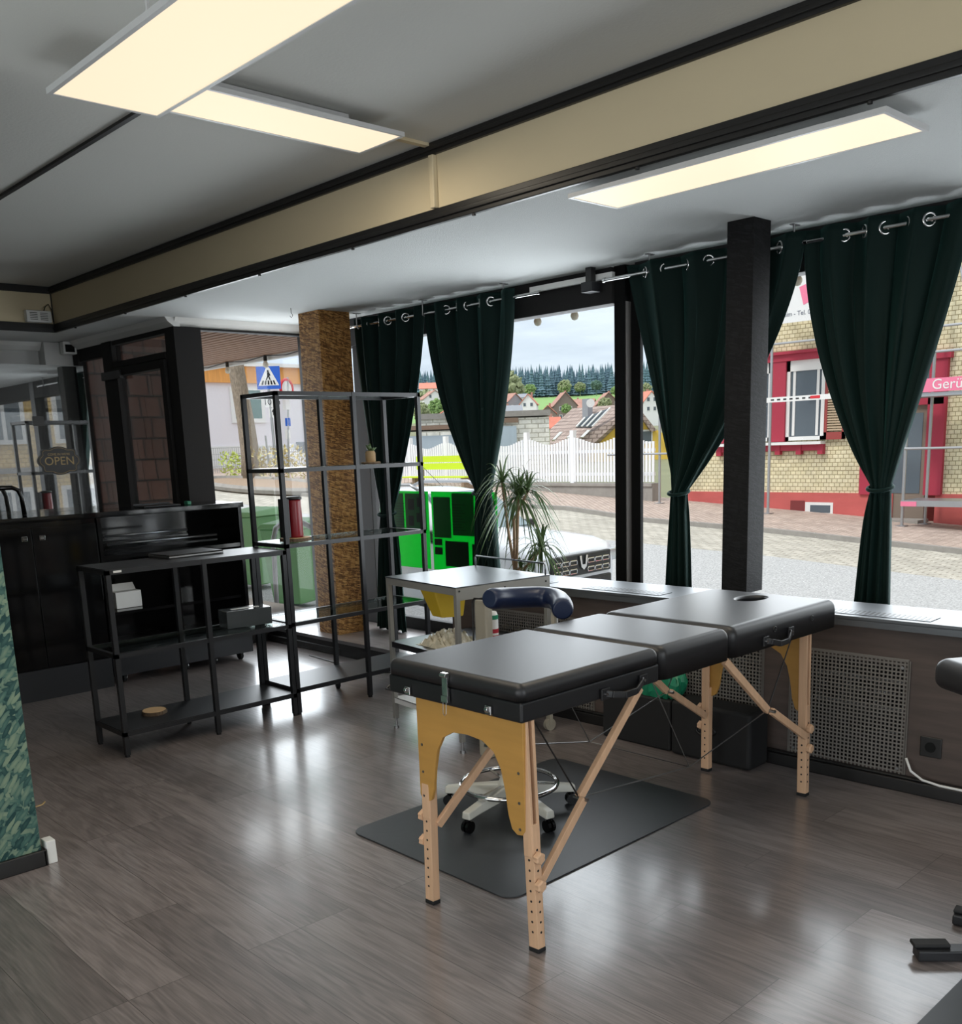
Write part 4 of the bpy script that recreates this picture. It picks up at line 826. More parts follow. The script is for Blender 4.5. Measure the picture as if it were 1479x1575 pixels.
sc = MB()
for u in ((hw-.001, -hd+.02, TZ-.02), (hw-.001, 0, TZ-.03), (hw-.001, hd-.03, TZ-.03)): sc.cyl(u, (u[0]+.002, u[1], u[2]), .005, n=8)
each(sc.xf(MTr), 'screw', m_blk, t)
t = thing('yellow_container', (-3.72, 3.2, .62), 'yellow plastic container hanging under the trolley top', 'container')
q = [(-.215, -.16), (-.075, -.16), (-.02, -.06), (-.02, .02), (-.215, .02)]
vs = [(x, y, .765) for x, y in q] + [(-.118+(x+.118)*.62+.03, y*.62-.02, .60) for x, y in q]
MB().add(vs, [(0, 1, 2, 3, 4), (9, 8, 7, 6, 5)] + [(i, 5+i, 5+(i+1) % 5, (i+1) % 5) for i in range(5)]).xf(MTr).build('body', m_yellow, t, bevel=.005, seg=3)
MB().box((-.222, -.165, .765), (-.015, .025, .772)).xf(MTr).build('rim', m_yellow, t, bevel=.002)
# crumpled plastic bag on the trolley shelf
rn = random.Random(4); vs = []; n = 22
for j in range(n):
    for i in range(n):
        x, y = (i/(n-1)-.5), (j/(n-1)-.5); h = max(0, .07*(1-(x*2)**2)*(1-(y*2)**2)**.7 + (rn.uniform(-.016, .016) if 0 < i < n-1 and 0 < j < n-1 else 0))
        vs.append((.0+x*.26, -.12+y*.24, .472+h))
fs = [(j*n+i, j*n+i+1, (j+1)*n+i+1, (j+1)*n+i) for j in range(n-1) for i in range(n-1)]
m_foil = mat('crumpled_foil', (200, 192, 170), .25, noise=((14, 14, 14), .6, 1.15))
b_ = MB().add(vs, fs).xf(MTr).build('plastic_bag', m_foil, rec=False); sd = b_.modifiers.new('s', 'SOLIDIFY'); sd.thickness = .002
tag(b_, 'crumpled silvery plastic bag on the middle trolley shelf', 'bag')
# beige bin hanging at the trolley's side, with labelled tube next to it
t = thing('beige_dispenser', (-3.2, 3.15, .0), 'beige plastic case standing at the right side of the trolley', 'case')
p0, p1 = ony(729, 960, 3.03), ony(748, 960, 3.03)
MB().box((p0.x, 3.03, .0), (p1.x, 3.075, .755)).build('body', m_beige, t, bevel=.012, seg=3)
MB().tube([(p0.x-.004, 3.026, .1), (p0.x-.004, 3.026, .745), (p0.x+.01, 3.026, .762), (p1.x, 3.026, .765)], .004, 6).build('edge_seal', m_blk, t)
p2, p3 = ony(751, 965, 3.12), ony(764, 965, 3.12)
t = thing('spray_can', ((p2.x+p3.x)/2, 3.2, .45), 'narrow white can with red label behind the navy backrest', 'can')
cx = (p2.x+p3.x)/2; rad = (p3.x-p2.x)/2*.95
MB().lathe((cx, 3.12, .42), [(rad, 0), (rad, .25), (rad*.7, .27)], 24).build('body', m_paperw, t, smooth=False)
MB().lathe((cx, 3.12, .55), [(rad*1.02, 0), (rad*1.02, .03)], 24).lathe((cx, 3.12, .59), [(rad*1.02, 0), (rad*1.02, .02)], 24).build('label_band', mat('label_red', (170, 30, 48), .5), t)
MB().lathe((cx, 3.12, .655), [(rad*1.01, 0), (rad*1.01, .02)], 24).build('cap_band', m_bag, t)
MB().box((p2.x-.005, 3.09, 0), (p3.x+.012, 3.15, .42)).build('stand', m_trgrey, t)
# ---------------------------------------------------------------- black bins with green bag, case by the wall
bxa, bxb, bxc = ony(927, 1100, 3.66).x, ony(1031, 1110, 3.66).x, ony(1157, 1125, 3.66).x
t = thing('waste_bin', ((bxa+bxb)/2, 3.72, 0), 'low black bin lined with a green bag under the table', 'bin')
MB().box((bxa, 3.655, .001), (bxb, 3.80, .25)).build('body', m_rubber, t, bevel=.012, seg=3)
rn = random.Random(7); vs = []; n = 36; cxb = bxb-.125
for j, (k, z) in enumerate(((.80, .245), (1.0, .28), (1.06, .32), (.98, .355), (.7, .37), (.3, .35))):
    for i in range(n):
        a = 2*math.pi*i/n; cc, ss = math.cos(a), math.sin(a); sq = 1/max(abs(cc), abs(ss))
        vs.append((cxb+.135*k*cc*min(sq, 1.2)+rn.uniform(-.006, .006), 3.725+.065*k*ss*min(sq, 1.25)+rn.uniform(-.004, .004), z+rn.uniform(-.014, .014)))
MB().add(vs, [(j*n+i, j*n+(i+1) % n, (j+1)*n+(i+1) % n, (j+1)*n+i) for j in range(5) for i in range(n)]).build('bag', m_bag, t, smooth=False, rec=False)
t = thing('storage_case', ((bxb+bxc)/2, 3.72, 0), 'low black case with oval grip against the window wall', 'case')
MB().box((bxb+.012, 3.64, .001), (bxc, 3.80, .262)).build('body', m_rubber, t, bevel=.02, seg=4)
gxc = bxb+.012+(bxc-bxb)*.45
MB().tube([(gxc+.05*math.cos(a), 3.637, .15+.026*math.sin(a)) for a in [2*math.pi*i/20 for i in range(20)]], .006, 6, True).build('grip', m_blk, t, smooth=True)
# ---------------------------------------------------------------- chair cut by the right edge
t = thing('treatment_chair', (-.95, 3.0, 0), 'black padded treatment chair cut off by the right edge', 'treatment chair')
cc = onz(1430, 1058, .60); MC = Matrix.Translation((cc.x, cc.y, 0)) @ Matrix.Rotation(R(-32), 4, 'Z')
MB().box((-.005, 0, .60), (.62, .5, .705)).xf(MC).build('cushion', m_leather, t, bevel=.04, seg=6)
a = onz(1407, 1474); b = onz(1479, 1474); d = (b-a).normalized()
for s0 in (a, onz(1466, 1418)):
    dd = d if s0 is a else Vector((.9, .15, 0)).normalized()
    f = MB().bar(s0+Vector((0, 0, .018)), s0+dd*.62+Vector((0, 0, .018)), .05, .03).build('base_bar', m_dkmetal, t, bevel=.004)
    MB().box((0, 0, 0), (.10, .04, .012)).xf(Matrix.Translation(s0+Vector((0, -.01, .033))) @ Matrix.Rotation(math.atan2(dd.y, dd.x), 4, 'Z')).build('rubber_pad', m_rubber, f, bevel=.004)
MB().cyl((-.60, 2.93, .03), (-.60, 2.93, .60), .035, n=20).build('column', m_steelb, t)
# low bar near the platform
t = thing('floor_bar', (-6.0, 3.75, 0), 'low black bar with a white clip lying before the platform', 'bar')
a = onz(417, 985, 0); b = onz(500, 1003, 0)
MB().bar((a.x, a.y, .03), (a.x+.95, a.y+.02, .03), .06, .05).build('body', m_blk, t, bevel=.005)
MB().bar((a.x+.04, a.y+.01, .06), (a.x+.16, a.y+.03, .075), .03, .01).build('clip', m_paperw, t)
tag(MB().tube([(-5.9, 3.83, .006), (-5.5, 3.80, .006), (-5.2, 3.86, .006), (-5.0, 3.82, .007), (-4.9, 3.9, .006)], .004, 6).build('cable', m_blk, smooth=True), 'thin black cable on the floor behind the tall shelf', 'cable')
# ---------------------------------------------------------------- dracaena
t = thing('dracaena', (-4.32, 4.36, .12), 'spiky dracaena with thin bent stems between two curtains', 'plant')
m_pot = mat('dark_pot', (52, 48, 46), .6)
MB().lathe((-4.30, 4.36, .121), [(.075, 0), (.10, .2), (.108, .21), (.108, .23), (.09, .23)], 28).build('pot', m_pot, t, smooth=False)
rn = random.Random(12)
def crown(c, n, L, up, w=.009):
    m = MB()
    for k in range(n):
        a = rn.uniform(0, 2*math.pi); el = rn.uniform(-.2, 1.35) if up else rn.uniform(-.1, 1.0); l = L*rn.uniform(.65, 1.1)
        d = Vector((math.cos(a)*math.cos(el), math.sin(a)*math.cos(el)*.36, math.sin(el))); p = Vector(c); sd = Vector((-math.sin(a), math.cos(a), 0)); vs = []; S = 7
        for i in range(S+1):
            f = i/S; ww = w*(1-f)**.6*(.55+.45*min(1, f*6))
            q = p + d*l*f + Vector((0, 0, -1))*l*.95*f*f*(1.15-el*.5) 
            vs += [q-sd*ww, q+sd*ww+Vector((0, 0, 0)), q+Vector((0, 0, -.002))]
        for i in range(S):
            o = i*3; m_f = [(o, o+1, o+4, o+3), (o+1, o+2, o+5, o+4), (o+2, o, o+3, o+5)]
            m.add(vs, m_f) if i == 0 else m.f.extend([tuple(len(m.v)-len(vs)+j for j in f_) for f_ in m_f])
    m.build('leaf_crown', m_leaf, t, rec=False)
for (u0, v0), (u1, v1), (u2, v2), n, L in (((793, 885), (795, 850), (797, 765), 90, .42), ((793, 885), (782, 820), (772, 742), 34, .34), ((795, 885), (812, 868), (832, 845), 52, .40), ((792, 885), (790, 800), (812, 755), 22, .30), ((793, 887), (792, 884), (800, 872), 26, .18)):
    a, b, c = ony(u0, v0, 4.36), ony(u1, v1, 4.35), ony(u2, v2, 4.36)
    base = Vector((-4.30, 4.36, .34)); MB().tube([base, a.lerp(base, .3), a, b, c], .008, 8, rs=[.013, .012, .011, .009, .008]).build('stem', m_stem, t, smooth=True)
    crown(c, n, L, True)
# ---------------------------------------------------------------- green posters on the glass
def poster(u, label, blocks):
    (x0, z1), (x1, z0) = u; t = thing('green_poster', ((x0+x1)/2, YW-.006, z0), label, 'poster')
    MB().box((x0, YW-.010, z0), (x1, YW-.006, z1)).build('sheet', m_green, t)
    for i, (a, b, c, d, m) in enumerate(blocks):
        W = x1-x0; Hh = z1-z0
        MB().box((x0+a*W, YW-.0112-.0004*(m is m_posterblk), z0+b*Hh), (x0+c*W, YW-.0052+.0004*(m is m_posterblk), z0+d*Hh)).build('picture_block', m, t)
    l = MB()
    for k in range(10): l.box((x0+.33*(x1-x0), YW-.0122, z0+(.52+.035*k)*(z1-z0)), (x0+(.33+.2-.03*(k % 3))*(x1-x0), YW-.0112, z0+(.526+.035*k)*(z1-z0)))
    each(l, 'text_line', m_posterblk, t)
m_green.node_tree.nodes['Principled BSDF'].inputs['Transmission Weight'].default_value = 0
def translucent(m, col):
    tr = m.node_tree; b = tr.nodes['Principled BSDF']; o = tr.nodes['Material Output']; tl = N(tr, 'ShaderNodeBsdfTranslucent'); tl.inputs[0].default_value = (*col, 1)
    mi = N(tr, 'ShaderNodeMixShader'); mi.inputs[0].default_value = .75; tr.links.new(b.outputs[0], mi.inputs[1]); tr.links.new(tl.outputs[0], mi.inputs[2]); tr.links.new(mi.outputs[0], o.inputs[0])
translucent(m_green, (.0, .34, .07)); translucent(m_posterdk, (.02, .19, .07)); translucent(m_posterblk, (.02, .10, .05))
poster(((-5.95, 1.145), (-5.385, .585)), 'left green translucent poster on the glass behind the shelf', [(.05, .50, .50, .97, m_posterdk), (.54, .50, .95, .97, m_posterdk), (.60, .55, .70, .68, m_posterblk), (.76, .60, .88, .72, m_posterblk), (.60, .76, .72, .9, m_posterblk), (.78, .8, .9, .92, m_posterblk)])
poster(((-5.35, 1.145), (-4.68, .585)), 'right green translucent poster beside the second curtain', [(.03, .42, .30, .93, m_posterdk), (.33, .46, .66, .98, m_posterdk), (.70, .40, .97, .9, m_posterdk), (.03, .32, .15, .40, m_posterblk), (.03, .20, .15, .29, m_posterblk), (.20, .06, .56, .38, m_posterblk), (.62, .06, .97, .36, m_posterblk), (.76, .55, .86, .66, m_posterblk), (.84, .72, .94, .84, m_posterblk)])
# ================================================================ OUTSIDE
DIR = Vector((-.735, .678, 0))
def at(u, v, D): q = _ray(u, v); return O_ + q*(D/q.dot(DIR))
# ---------------------------------------------------------------- ground strips
def strip(name, near, far, m, dz0=0.0, dz1=0.0, h=.3):
    n = len(near); vs = [(x, y, gz(x)+dz0) for x, y in near] + [(x, y, gz(x)+dz1) for x, y in far]
    vs += [(x, y, z-h) for x, y, z in vs]; k = 2*n
    fs = [(i, i+1, n+i+1, n+i) for i in range(n-1)] + [(k+n+i, k+n+i+1, k+i+1, k+i) for i in range(n-1)] + [(i, k+i, k+i+1, i+1) for i in range(n-1)] + [(n+i+1, k+n+i+1, k+n+i, n+i) for i in range(n-1)]
    return struct(MB().add(vs, fs).build(name, m))
def gl(pts): return [(lambda p: (p.x, p.y))(ong(u, v)) for u, v in pts]
e1 = gl([(1479, 893), (1180, 855), (950, 832), (870, 826), (470, 790), (340, 770)])
e2 = gl([(1479, 853), (1180, 820), (985, 803), (870, 785), (480, 765), (330, 752)])
e1 = [(30, e1[0][1]), *e1, (-60, e1[-1][1]-2)]; e2 = [(30, e2[0][1]), *e2, (-60, e2[-1][1]-2)]
xs = [p[0] for p in e1]
xr_ = [30, 4, -3, -8, -16, -30, -60]
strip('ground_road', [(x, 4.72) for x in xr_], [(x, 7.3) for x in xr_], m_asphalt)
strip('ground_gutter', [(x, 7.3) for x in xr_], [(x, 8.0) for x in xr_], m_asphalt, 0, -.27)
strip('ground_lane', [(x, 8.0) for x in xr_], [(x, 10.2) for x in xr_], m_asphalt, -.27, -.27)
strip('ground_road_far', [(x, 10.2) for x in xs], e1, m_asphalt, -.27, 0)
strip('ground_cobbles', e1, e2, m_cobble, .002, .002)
k2 = [(x, y+.12) for x, y in e2]
strip('ground_kerb', e2, k2, m_kerb, .09, .09)
back = [(x, 20.1 if x > -26 else 24) for x, y in e2]
strip('ground_pavement', k2, back, m_pave, .085, .085)
strip('ground_entrance', [(x, 3.5) for x in (-6.8, -10, -14, -60)], [(x, 4.73) for x in (-6.8, -10, -14, -60)], m_pave, .3, .02)
# terrain beyond the fence
prof = [(24, -1.2), (60, 0), (150, 2.5), (350, 8), (520, 13.5), (650, 18), (950, 46), (1100, 50), (1500, 58)]
def tz(D):
    for (a, za), (b, zb) in zip(prof[:-1], prof[1:]):
        if D <= b: return za + (zb-za)*max(0, D-a)/(b-a)
    return prof[-1][1]
LAT = Vector((DIR.y, -DIR.x, 0))
def terr(D0, D1, L, name, m, n=40):
    vs = []; fs = []
    for j in range(n+1):
        D = D0+(D1-D0)*j/n
        for i in range(n+1):
            s = -L+2*L*i/n; p = DIR*D + LAT*s; vs.append((p.x, p.y, tz(D) + 1.2*math.sin(s*.02+D*.01)*min(1, D/300)))
    for j in range(n):
        for i in range(n): fs.append((j*(n+1)+i, j*(n+1)+i+1, (j+1)*(n+1)+i+1, (j+1)*(n+1)+i))
    return struct(MB().add(vs, fs).build(name, m, rec=False, smooth=True))
terr(31, 640, 500, 'ground_valley', m_scrub); terr(640, 955, 700, 'ground_meadow', m_grass); terr(955, 1500, 900, 'ground_forest', m_scrub)
# ---------------------------------------------------------------- canopy over the shopfront with bulbs
t = thing('canopy', (-4, 5.7, 2.6), 'slatted wooden canopy running above the outside of the shop windows', 'canopy')
MB().box((-15, 3.47, 2.64), (-6.8, 4.76, 2.75)).box((-15, 4.76, 2.64), (3.6, 6.55, 2.75)).build('deck', m_soff, t)
s_ = MB()
for k in range(28):
    y = 3.50 + k*.11
    if y < 4.74: s_.box((-15, y, 2.60), (-6.82, y+.078, 2.64))
    else: s_.box((-15, y, 2.60), (3.6, y+.078, 2.64))
s_.build('slats', m_slat, t)
MB().box((-15, 6.55, 2.555), (3.6, 6.63, 2.80)).build('fascia', m_white, t)
lights = MB(); 
t = thing('light_string', (-4, 6.5, 2.5), 'festoon light string with clear bulbs under the canopy edge', 'light string')
bx = [onz(u, v, 2.50).x for u, v in ((313, 566), (345, 560), (388, 552), (841, 480), (920, 466))]
allx = sorted([-13.3, -12.4, -11.4, -10.5, -9.6, -8.7, -7.8, -6.9, -6.05, bx[3], bx[4], -3.6, -2.8, -2.0, -1.2])
pts = []
for a, b in zip(allx[:-1], allx[1:]): pts += [(a, 6.50, 2.595), ((a+b)/2, 6.50, 2.565)]
pts.append((allx[-1], 6.50, 2.595)); MB().tube(pts, .006, 6).build('wire', m_blk, t)
for x in allx:
    MB().cyl((x, 6.5, 2.535), (x, 6.5, 2.60), .022, n=12).build('socket', m_blk, t)
    MB().lathe((x, 6.5, 2.455), [(.004, 0), (.024, .008), (.034, .03), (.034, .045), (.02, .075), (.016, .085)], 14).build('bulb', m_bulb, t, smooth=True)
# neighbouring wall of brown shingles in the entrance recess
a = onx(263, 552, -9.5)
t = thing('shingled_wall', (-9.6, 4, gz(-9.5)), 'brown wood-shingled wall seen through the glazed entrance door', 'wall')
MB().box((-9.7, 3.47, gz(-9.5)), (-9.52, a.y-.02, 2.6)).build('core', m_shingbr, t)
s_ = MB(); rn = random.Random(3); z = .205
while z < 2.45:
    y = 3.47 - rn.uniform(0, .1)
    while y < a.y:
        w = rn.uniform(.14, .26); y1 = min(y+w, a.y + (.012 if rn.random() > .5 else 0)); dd = rn.uniform(0, .006)
        s_.add([(-9.52, y+.003, z), (-9.475-dd, y+.004, z), (-9.475-dd, y1-.004, z), (-9.52, y1-.003, z), (-9.52, y+.003, z+.24), (-9.512, y+.003, z+.24), (-9.512, y1-.003, z+.24), (-9.52, y1-.003, z+.24)], [(0, 3, 2, 1), (4, 5, 6, 7), (0, 1, 5, 4), (1, 2, 6, 5), (2, 3, 7, 6), (3, 0, 4, 7)])
        y += w
    z += .205
s_.build('shingles', m_shingbr, t)
# ---------------------------------------------------------------- cream house with red surrounds
YH = 19.9
def hp(u, v): return ony(u, v, YH)
g = gz(-10)
xl = hp(1053, 750).x; xr = 4.0
t = thing('cream_house', (-6, YH, g), 'cream shingled house with red window surrounds across the street', 'house')
zp = hp(1180, 757).z
wd0, wd1 = hp(1213, 556), hp(1268, 676); dr0, dr1 = hp(1388, 640), hp(1428, 800); bw0, bw1 = hp(1240, 772), hp(1282, 793)
MB().box((xl, YH, zp), (xr, YH+8, 7)).build('shingled_wall', m_shing, t)
MB().box((xl-.03, YH-.05, -2.5), (dr0.x-.1, YH+8, zp)).box((hp(1440, 750).x, YH-.05, -2.5), (xr, YH+8, zp)).build('plinth', m_plinth, t)
def win(x0, x1, z0, z1, y, par, nm='window', mid=True):
    fr = MB().box((x0, y-.05, z0), (x0+.08, y, z1)).box((x1-.08, y-.05, z0), (x1, y, z1)).box((x0, y-.05, z0), (x1, y, z0+.08)).box((x0, y-.05, z1-.22), (x1, y-.02, z1))
    if mid: fr.box((x0+.14, y-.03, z0+.1), (x0+.2, y, z1-.22)).box((x1-.2, y-.03, z0+.1), (x1-.14, y, z1-.22))
    w = fr.build(nm, m_white, par); MB().box((x0+.05, y-.012, z0+.05), (x1-.05, y-.006, z1-.05)).build('pane', m_glassdk, w); return w
win(wd0.x, wd1.x, wd1.z, wd0.z, YH-.02, t)
wl = hp(1180, 560).x; win(wl-1.0, hp(1190, 560).x, wd1.z, wd0.z, YH-.02, t)
s_ = MB().box((hp(1190, 560).x, YH-.12, wd1.z-.02), (wd0.x, YH, wd0.z+.05)).box((wl-1.3, YH-.14, wd0.z), (wd1.x+.3, YH, wd0.z+.14)).box((wl-1.35, YH-.2, wd0.z+.14), (wd1.x+.35, YH, wd0.z+.2)).box((wl-1.3, YH-.12, wd1.z-.02), (wl-1.0, YH, wd0.z+.05)).box((wl-1.2, YH-.10, wd1.z-.22), (wd1.x, YH, wd1.z-.08))
for k in range(6): s_.box((wl-1.2+k*.5, YH-.12, wd1.z-.30), (wl-1.08+k*.5, YH, wd1.z-.08))
s_.build('red_surround', m_redpaint, t)
MB().box((wl-1.3, YH-.22, wd1.z-.09), (wd1.x+.02, YH, wd1.z-.03)).build('sill_board', m_white, t)
sh = MB().box((wd1.x+.02, YH-.1, wd1.z), (wd1.x+.08, YH-.05, wd0.z)).box((wd1.x+.42, YH-.1, wd1.z), (wd1.x+.48, YH-.05, wd0.z)).box((wd1.x+.02, YH-.1, wd1.z), (wd1.x+.48, YH-.05, wd1.z+.15)).box((wd1.x+.02, YH-.1, wd0.z-.08), (wd1.x+.48, YH-.05, wd0.z)).build('shutter', mat('shutter_red', (150, 62, 58), .6), t)
s_ = MB()
for k in range(26): zz = wd1.z+.18+k*(wd0.z-wd1.z-.28)/26; s_.box((wd1.x+.08, YH-.09, zz), (wd1.x+.42, YH-.06, zz+.03))
s_.build('louvres', mat('shutter_louvre', (190, 168, 140), .6), sh)
b_ = MB().box((bw0.x, YH-.056, bw1.z), (bw1.x, YH-.052, bw0.z)).build('basement_window', m_white, t); MB().box((bw0.x+.12, YH-.06, bw1.z+.06), (bw1.x-.06, YH-.057, bw0.z-.06)).build('pane', m_glassdk, b_)
MB().box((bw0.x-.35, YH-.06, bw1.z-.05), (bw0.x-.02, YH-.051, bw0.z+.03)).build('cellar_recess', mat('recess_red', (120, 52, 52), .9), t)
# door
dx0, dx1 = hp(1385, 700).x-.5, hp(1425, 700).x; dz0, dz1 = hp(1400, 797).z, hp(1430, 622).z
d_ = MB().box((dx0, YH-.02, dz0), (dx1, YH+.01, dz1)).build('door', m_brown, t); MB().box((dx0+.12, YH-.03, dz0+.5), (dx1-.10, YH-.021, dz1-.15)).build('pane', m_glassdk, d_)
MB().box((dx1, YH-.1, zp-.02), (dx1+.34, YH, dz1+.9)).box((dx0-.3, YH-.1, zp-.02), (dx0, YH, dz1+.9)).box((dx0-.3, YH-.1, dz1), (dx1+.3, YH, dz1+.22)).box((dx0-.35, YH-.14, dz1+.85), (dx1+.4, YH, dz1+1.0)).build('door_surround', m_redpaint, t)
MB().box((dx0, YH-.03, dz1+.22), (dx1, YH-.01, dz1+.85)).build('fanlight', m_glassdk, t)
MB().box((dx0-.1, YH-.5, dz0-.25), (dx1+.1, YH, dz0)).build('doorstep', m_kerb, t)
# ---------------------------------------------------------------- scaffold with banner
YS = 18.8
def sp(u, v): return ony(u, v, YS)
t = thing('scaffold', (-7, YS, gz(-7)), 'galvanised scaffold standing before the cream house', 'scaffold')
def pole(u, v0, v1, back_=False):
    a, b = sp(u, v0), sp(u, v1); y = YS+(.7 if back_ else 0); x = b.x
    MB().cyl((x, y, gz(x)+.1), (x, y, 5.2), .030, n=10).build('standard', m_zinc, t); MB().box((x-.09, y-.09, gz(x)+.086), (x+.09, y+.09, gz(x)+.10)).build('base_plate', m_zinc, t)
    return x
xa = pole(1181, 400, 770); xb = pole(1386, 690, 812); xc = pole(1399, 600, 800, True); xd = pole(1014, 660, 765); 
MB().cyl((1.5, YS, gz(1.5)), (1.5, YS, 5.2), .03, n=10).build('standard', m_zinc, t)
for (u, v), a, b in (((1225, 526), xd, 1.5), ((1440, 689), xb, 1.5), ((1440, 541), xb, 1.5), ((1010, 698), xd-1.5, xd+.9)):
    z = sp(u, v).z; MB().cyl((a, YS-.04, z), (b, YS-.04, z), .024, n=10).build('ledger', m_zinc, t)
z = sp(1225, 613).z
r_ = MB().box((xa-.3, YS-.06, z-.05), (xb-.6, YS-.03, z+.05)).build('perforated_rail', m_white, t); s_ = MB()
for k in range(8): s_.box((xa+.04+k*.14, YS-.064, z-.015), (xa+.11+k*.14, YS-.0605, z+.015))
s_.build('rail_slot', m_blk, r_)
MB().box((sp(1248, 612).x, YS-.066, z-.02), (sp(1263, 612).x, YS-.0605, z+.035)).build('rail_tag', m_signred, r_)
z = sp(1440, 774).z; MB().box((xb, YS-.1, z-.06), (1.5, YS+.7, z+.05)).build('plank', m_zinc, t); MB().box((xb, YS-.106, z-.06), (xb+.3, YS-.101, z+.03)).build('paint_mark', m_pink, t)
p = sp(1440, 592); tb = MB().box((sp(1424, 592).x-.6, YS-.1, p.z-.12), (1.5, YS-.07, p.z+.12)).build('toe_board', m_pink, t)
MB().box((sp(1424, 592).x-.6, YS-.07, p.z-.20), (1.5, YS+.7, p.z-.13)).build('plank', m_zinc, t)
RY = Matrix(((1, 0, 0, 0), (0, 0, -1, 0), (0, 1, 0, 0), (0, 0, 0, 1)))
text_mesh('lettering', 'Gerüst', .26, m_white, (sp(1436, 592).x, YS-.104, p.z), RY, t, .002, 'LEFT')
l0, l1 = sp(1479, 560), sp(1452, 470)
for dx in (0, .42): MB().cyl((l0.x+dx+.3, YS+.3, l0.z-.6), (l1.x+dx, YS+.5, l1.z+.9), .022, n=8).build('ladder_rail', m_zinc, t)
t = thing('banner', (-10, YS-.1, 4), 'white banner with pink mark and phone line on the scaffold', 'banner')
c0, c1 = sp(1160, 470), sp(1285, 494); zb_ = sp(1235, 495).z
MB().box((c0.x, YS-.12, zb_), (c1.x+.8, YS-.11, zb_+1.6)).build('sheet', m_paperw, t)
q = sp(1232, 484); text_mesh('lettering', 'heim - Tel. 0', .125, mat('banner_ink', (100, 104, 116), .6), (q.x-.38, YS-.123, q.z+.02), RY, t, .002, 'LEFT')
q0, q1 = sp(1237, 450), sp(1243, 466); MB().prism([(q0.x-.05, YS-.124, q0.z+.1), (q0.x+.09, YS-.124, q0.z+.14), (q1.x+.10, YS-.124, q1.z+.01), (q1.x-.04, YS-.124, q1.z-.04)], (0, .002, 0)).build('pink_mark', m_pink, t)
# ---------------------------------------------------------------- yellow house closing the street, mirrored in the glass screen
t = thing('yellow_house', (17, 12, gz(17)), 'yellow shingled house with white windows, mirrored in the glass screen', 'house')
m_shy2 = bricks('yellow_shingles_side', (222, 190, 122), (232, 203, 140), (170, 136, 76), 1, .2, .12, .01, 'YZ', bumpd=.02)
MB().box((16, 6.8, -3), (24, 18, 7)).build('shingled_wall', m_shy2, t)
MB().box((15.88, 6.8, 1.15), (16, 18, 1.3)).build('ledge', m_kerb, t)
for y in (7.3, 8.95, 10.9, 12.9, 14.9):
    for z0, z1 in ((-.9, .75), (1.95, 3.5), (4.6, 6)):
        w = MB().box((15.9, y, z0), (16, y+1.15, z1)).build('window', m_white, t)
        MB().box((15.89, y+.12, z0+.12), (15.899, y+.52, z1-.12)).build('pane', m_glassdk, w); MB().box((15.89, y+.63, z0+.12), (15.899, y+1.03, z1-.12)).build('pane', m_glassdk, w)
# ---------------------------------------------------------------- white picket fence on its low wall
YFn = 19.2
fx1, fx0 = xl-.35, -30.0; zf = .42
struct(MB().box((fx0, YFn-.12, -1.5), (fx1, YFn+.15, zf-.05)).box((fx0, YFn-.16, zf-.05), (fx1, YFn+.19, zf+.02)).build('wall_fence_base', m_kerb))
pa, pb = ony(810, 680, YFn).x, ony(881, 680, YFn).x; per = pb-pa
xk = pb; posts = []
while xk < fx1: xk += per
while xk > fx0: posts.append(xk); xk -= per
ordw = ['rightmost', 'second', 'third', 'fourth', 'fifth', 'sixth', 'seventh', 'eighth', 'ninth', 'tenth']
t = thing('picket_fence', ((fx0+fx1)/2, YFn, zf), 'long white scalloped picket fence on the low stone wall', 'fence')
for x in posts:
    if x < fx1: MB().box((x-.06, YFn-.06, zf), (x+.06, YFn+.06, 1.74)).prism([(x-.06, YFn-.06, 1.74), (x+.06, YFn-.06, 1.74), (x+.06, YFn+.06, 1.74), (x-.06, YFn+.06, 1.74)], (0, 0, .02)).build('post', m_wfence, t)
pk = MB(); x = fx0
while x < fx1:
    h = 1.42 + .16*(.5+.5*math.cos(2*math.pi*(x-pb)/per)); pk.box((x, YFn-.055, zf+.05), (x+.062, YFn-.032, h)); x += .098
pk.build('pickets', m_wfence, t)
MB().box((fx0, YFn-.032, .62), (fx1, YFn+.0, .70)).box((fx0, YFn-.032, 1.18), (fx1, YFn+.0, 1.26)).build('rail', m_wfence, t)
# ---------------------------------------------------------------- car
t = thing('parked_car', (-9.9, 8.85, -.73), 'white off-road car with black grille parked outside the window', 'car')
xF = -7.75; gc = -.73; yc = 8.85
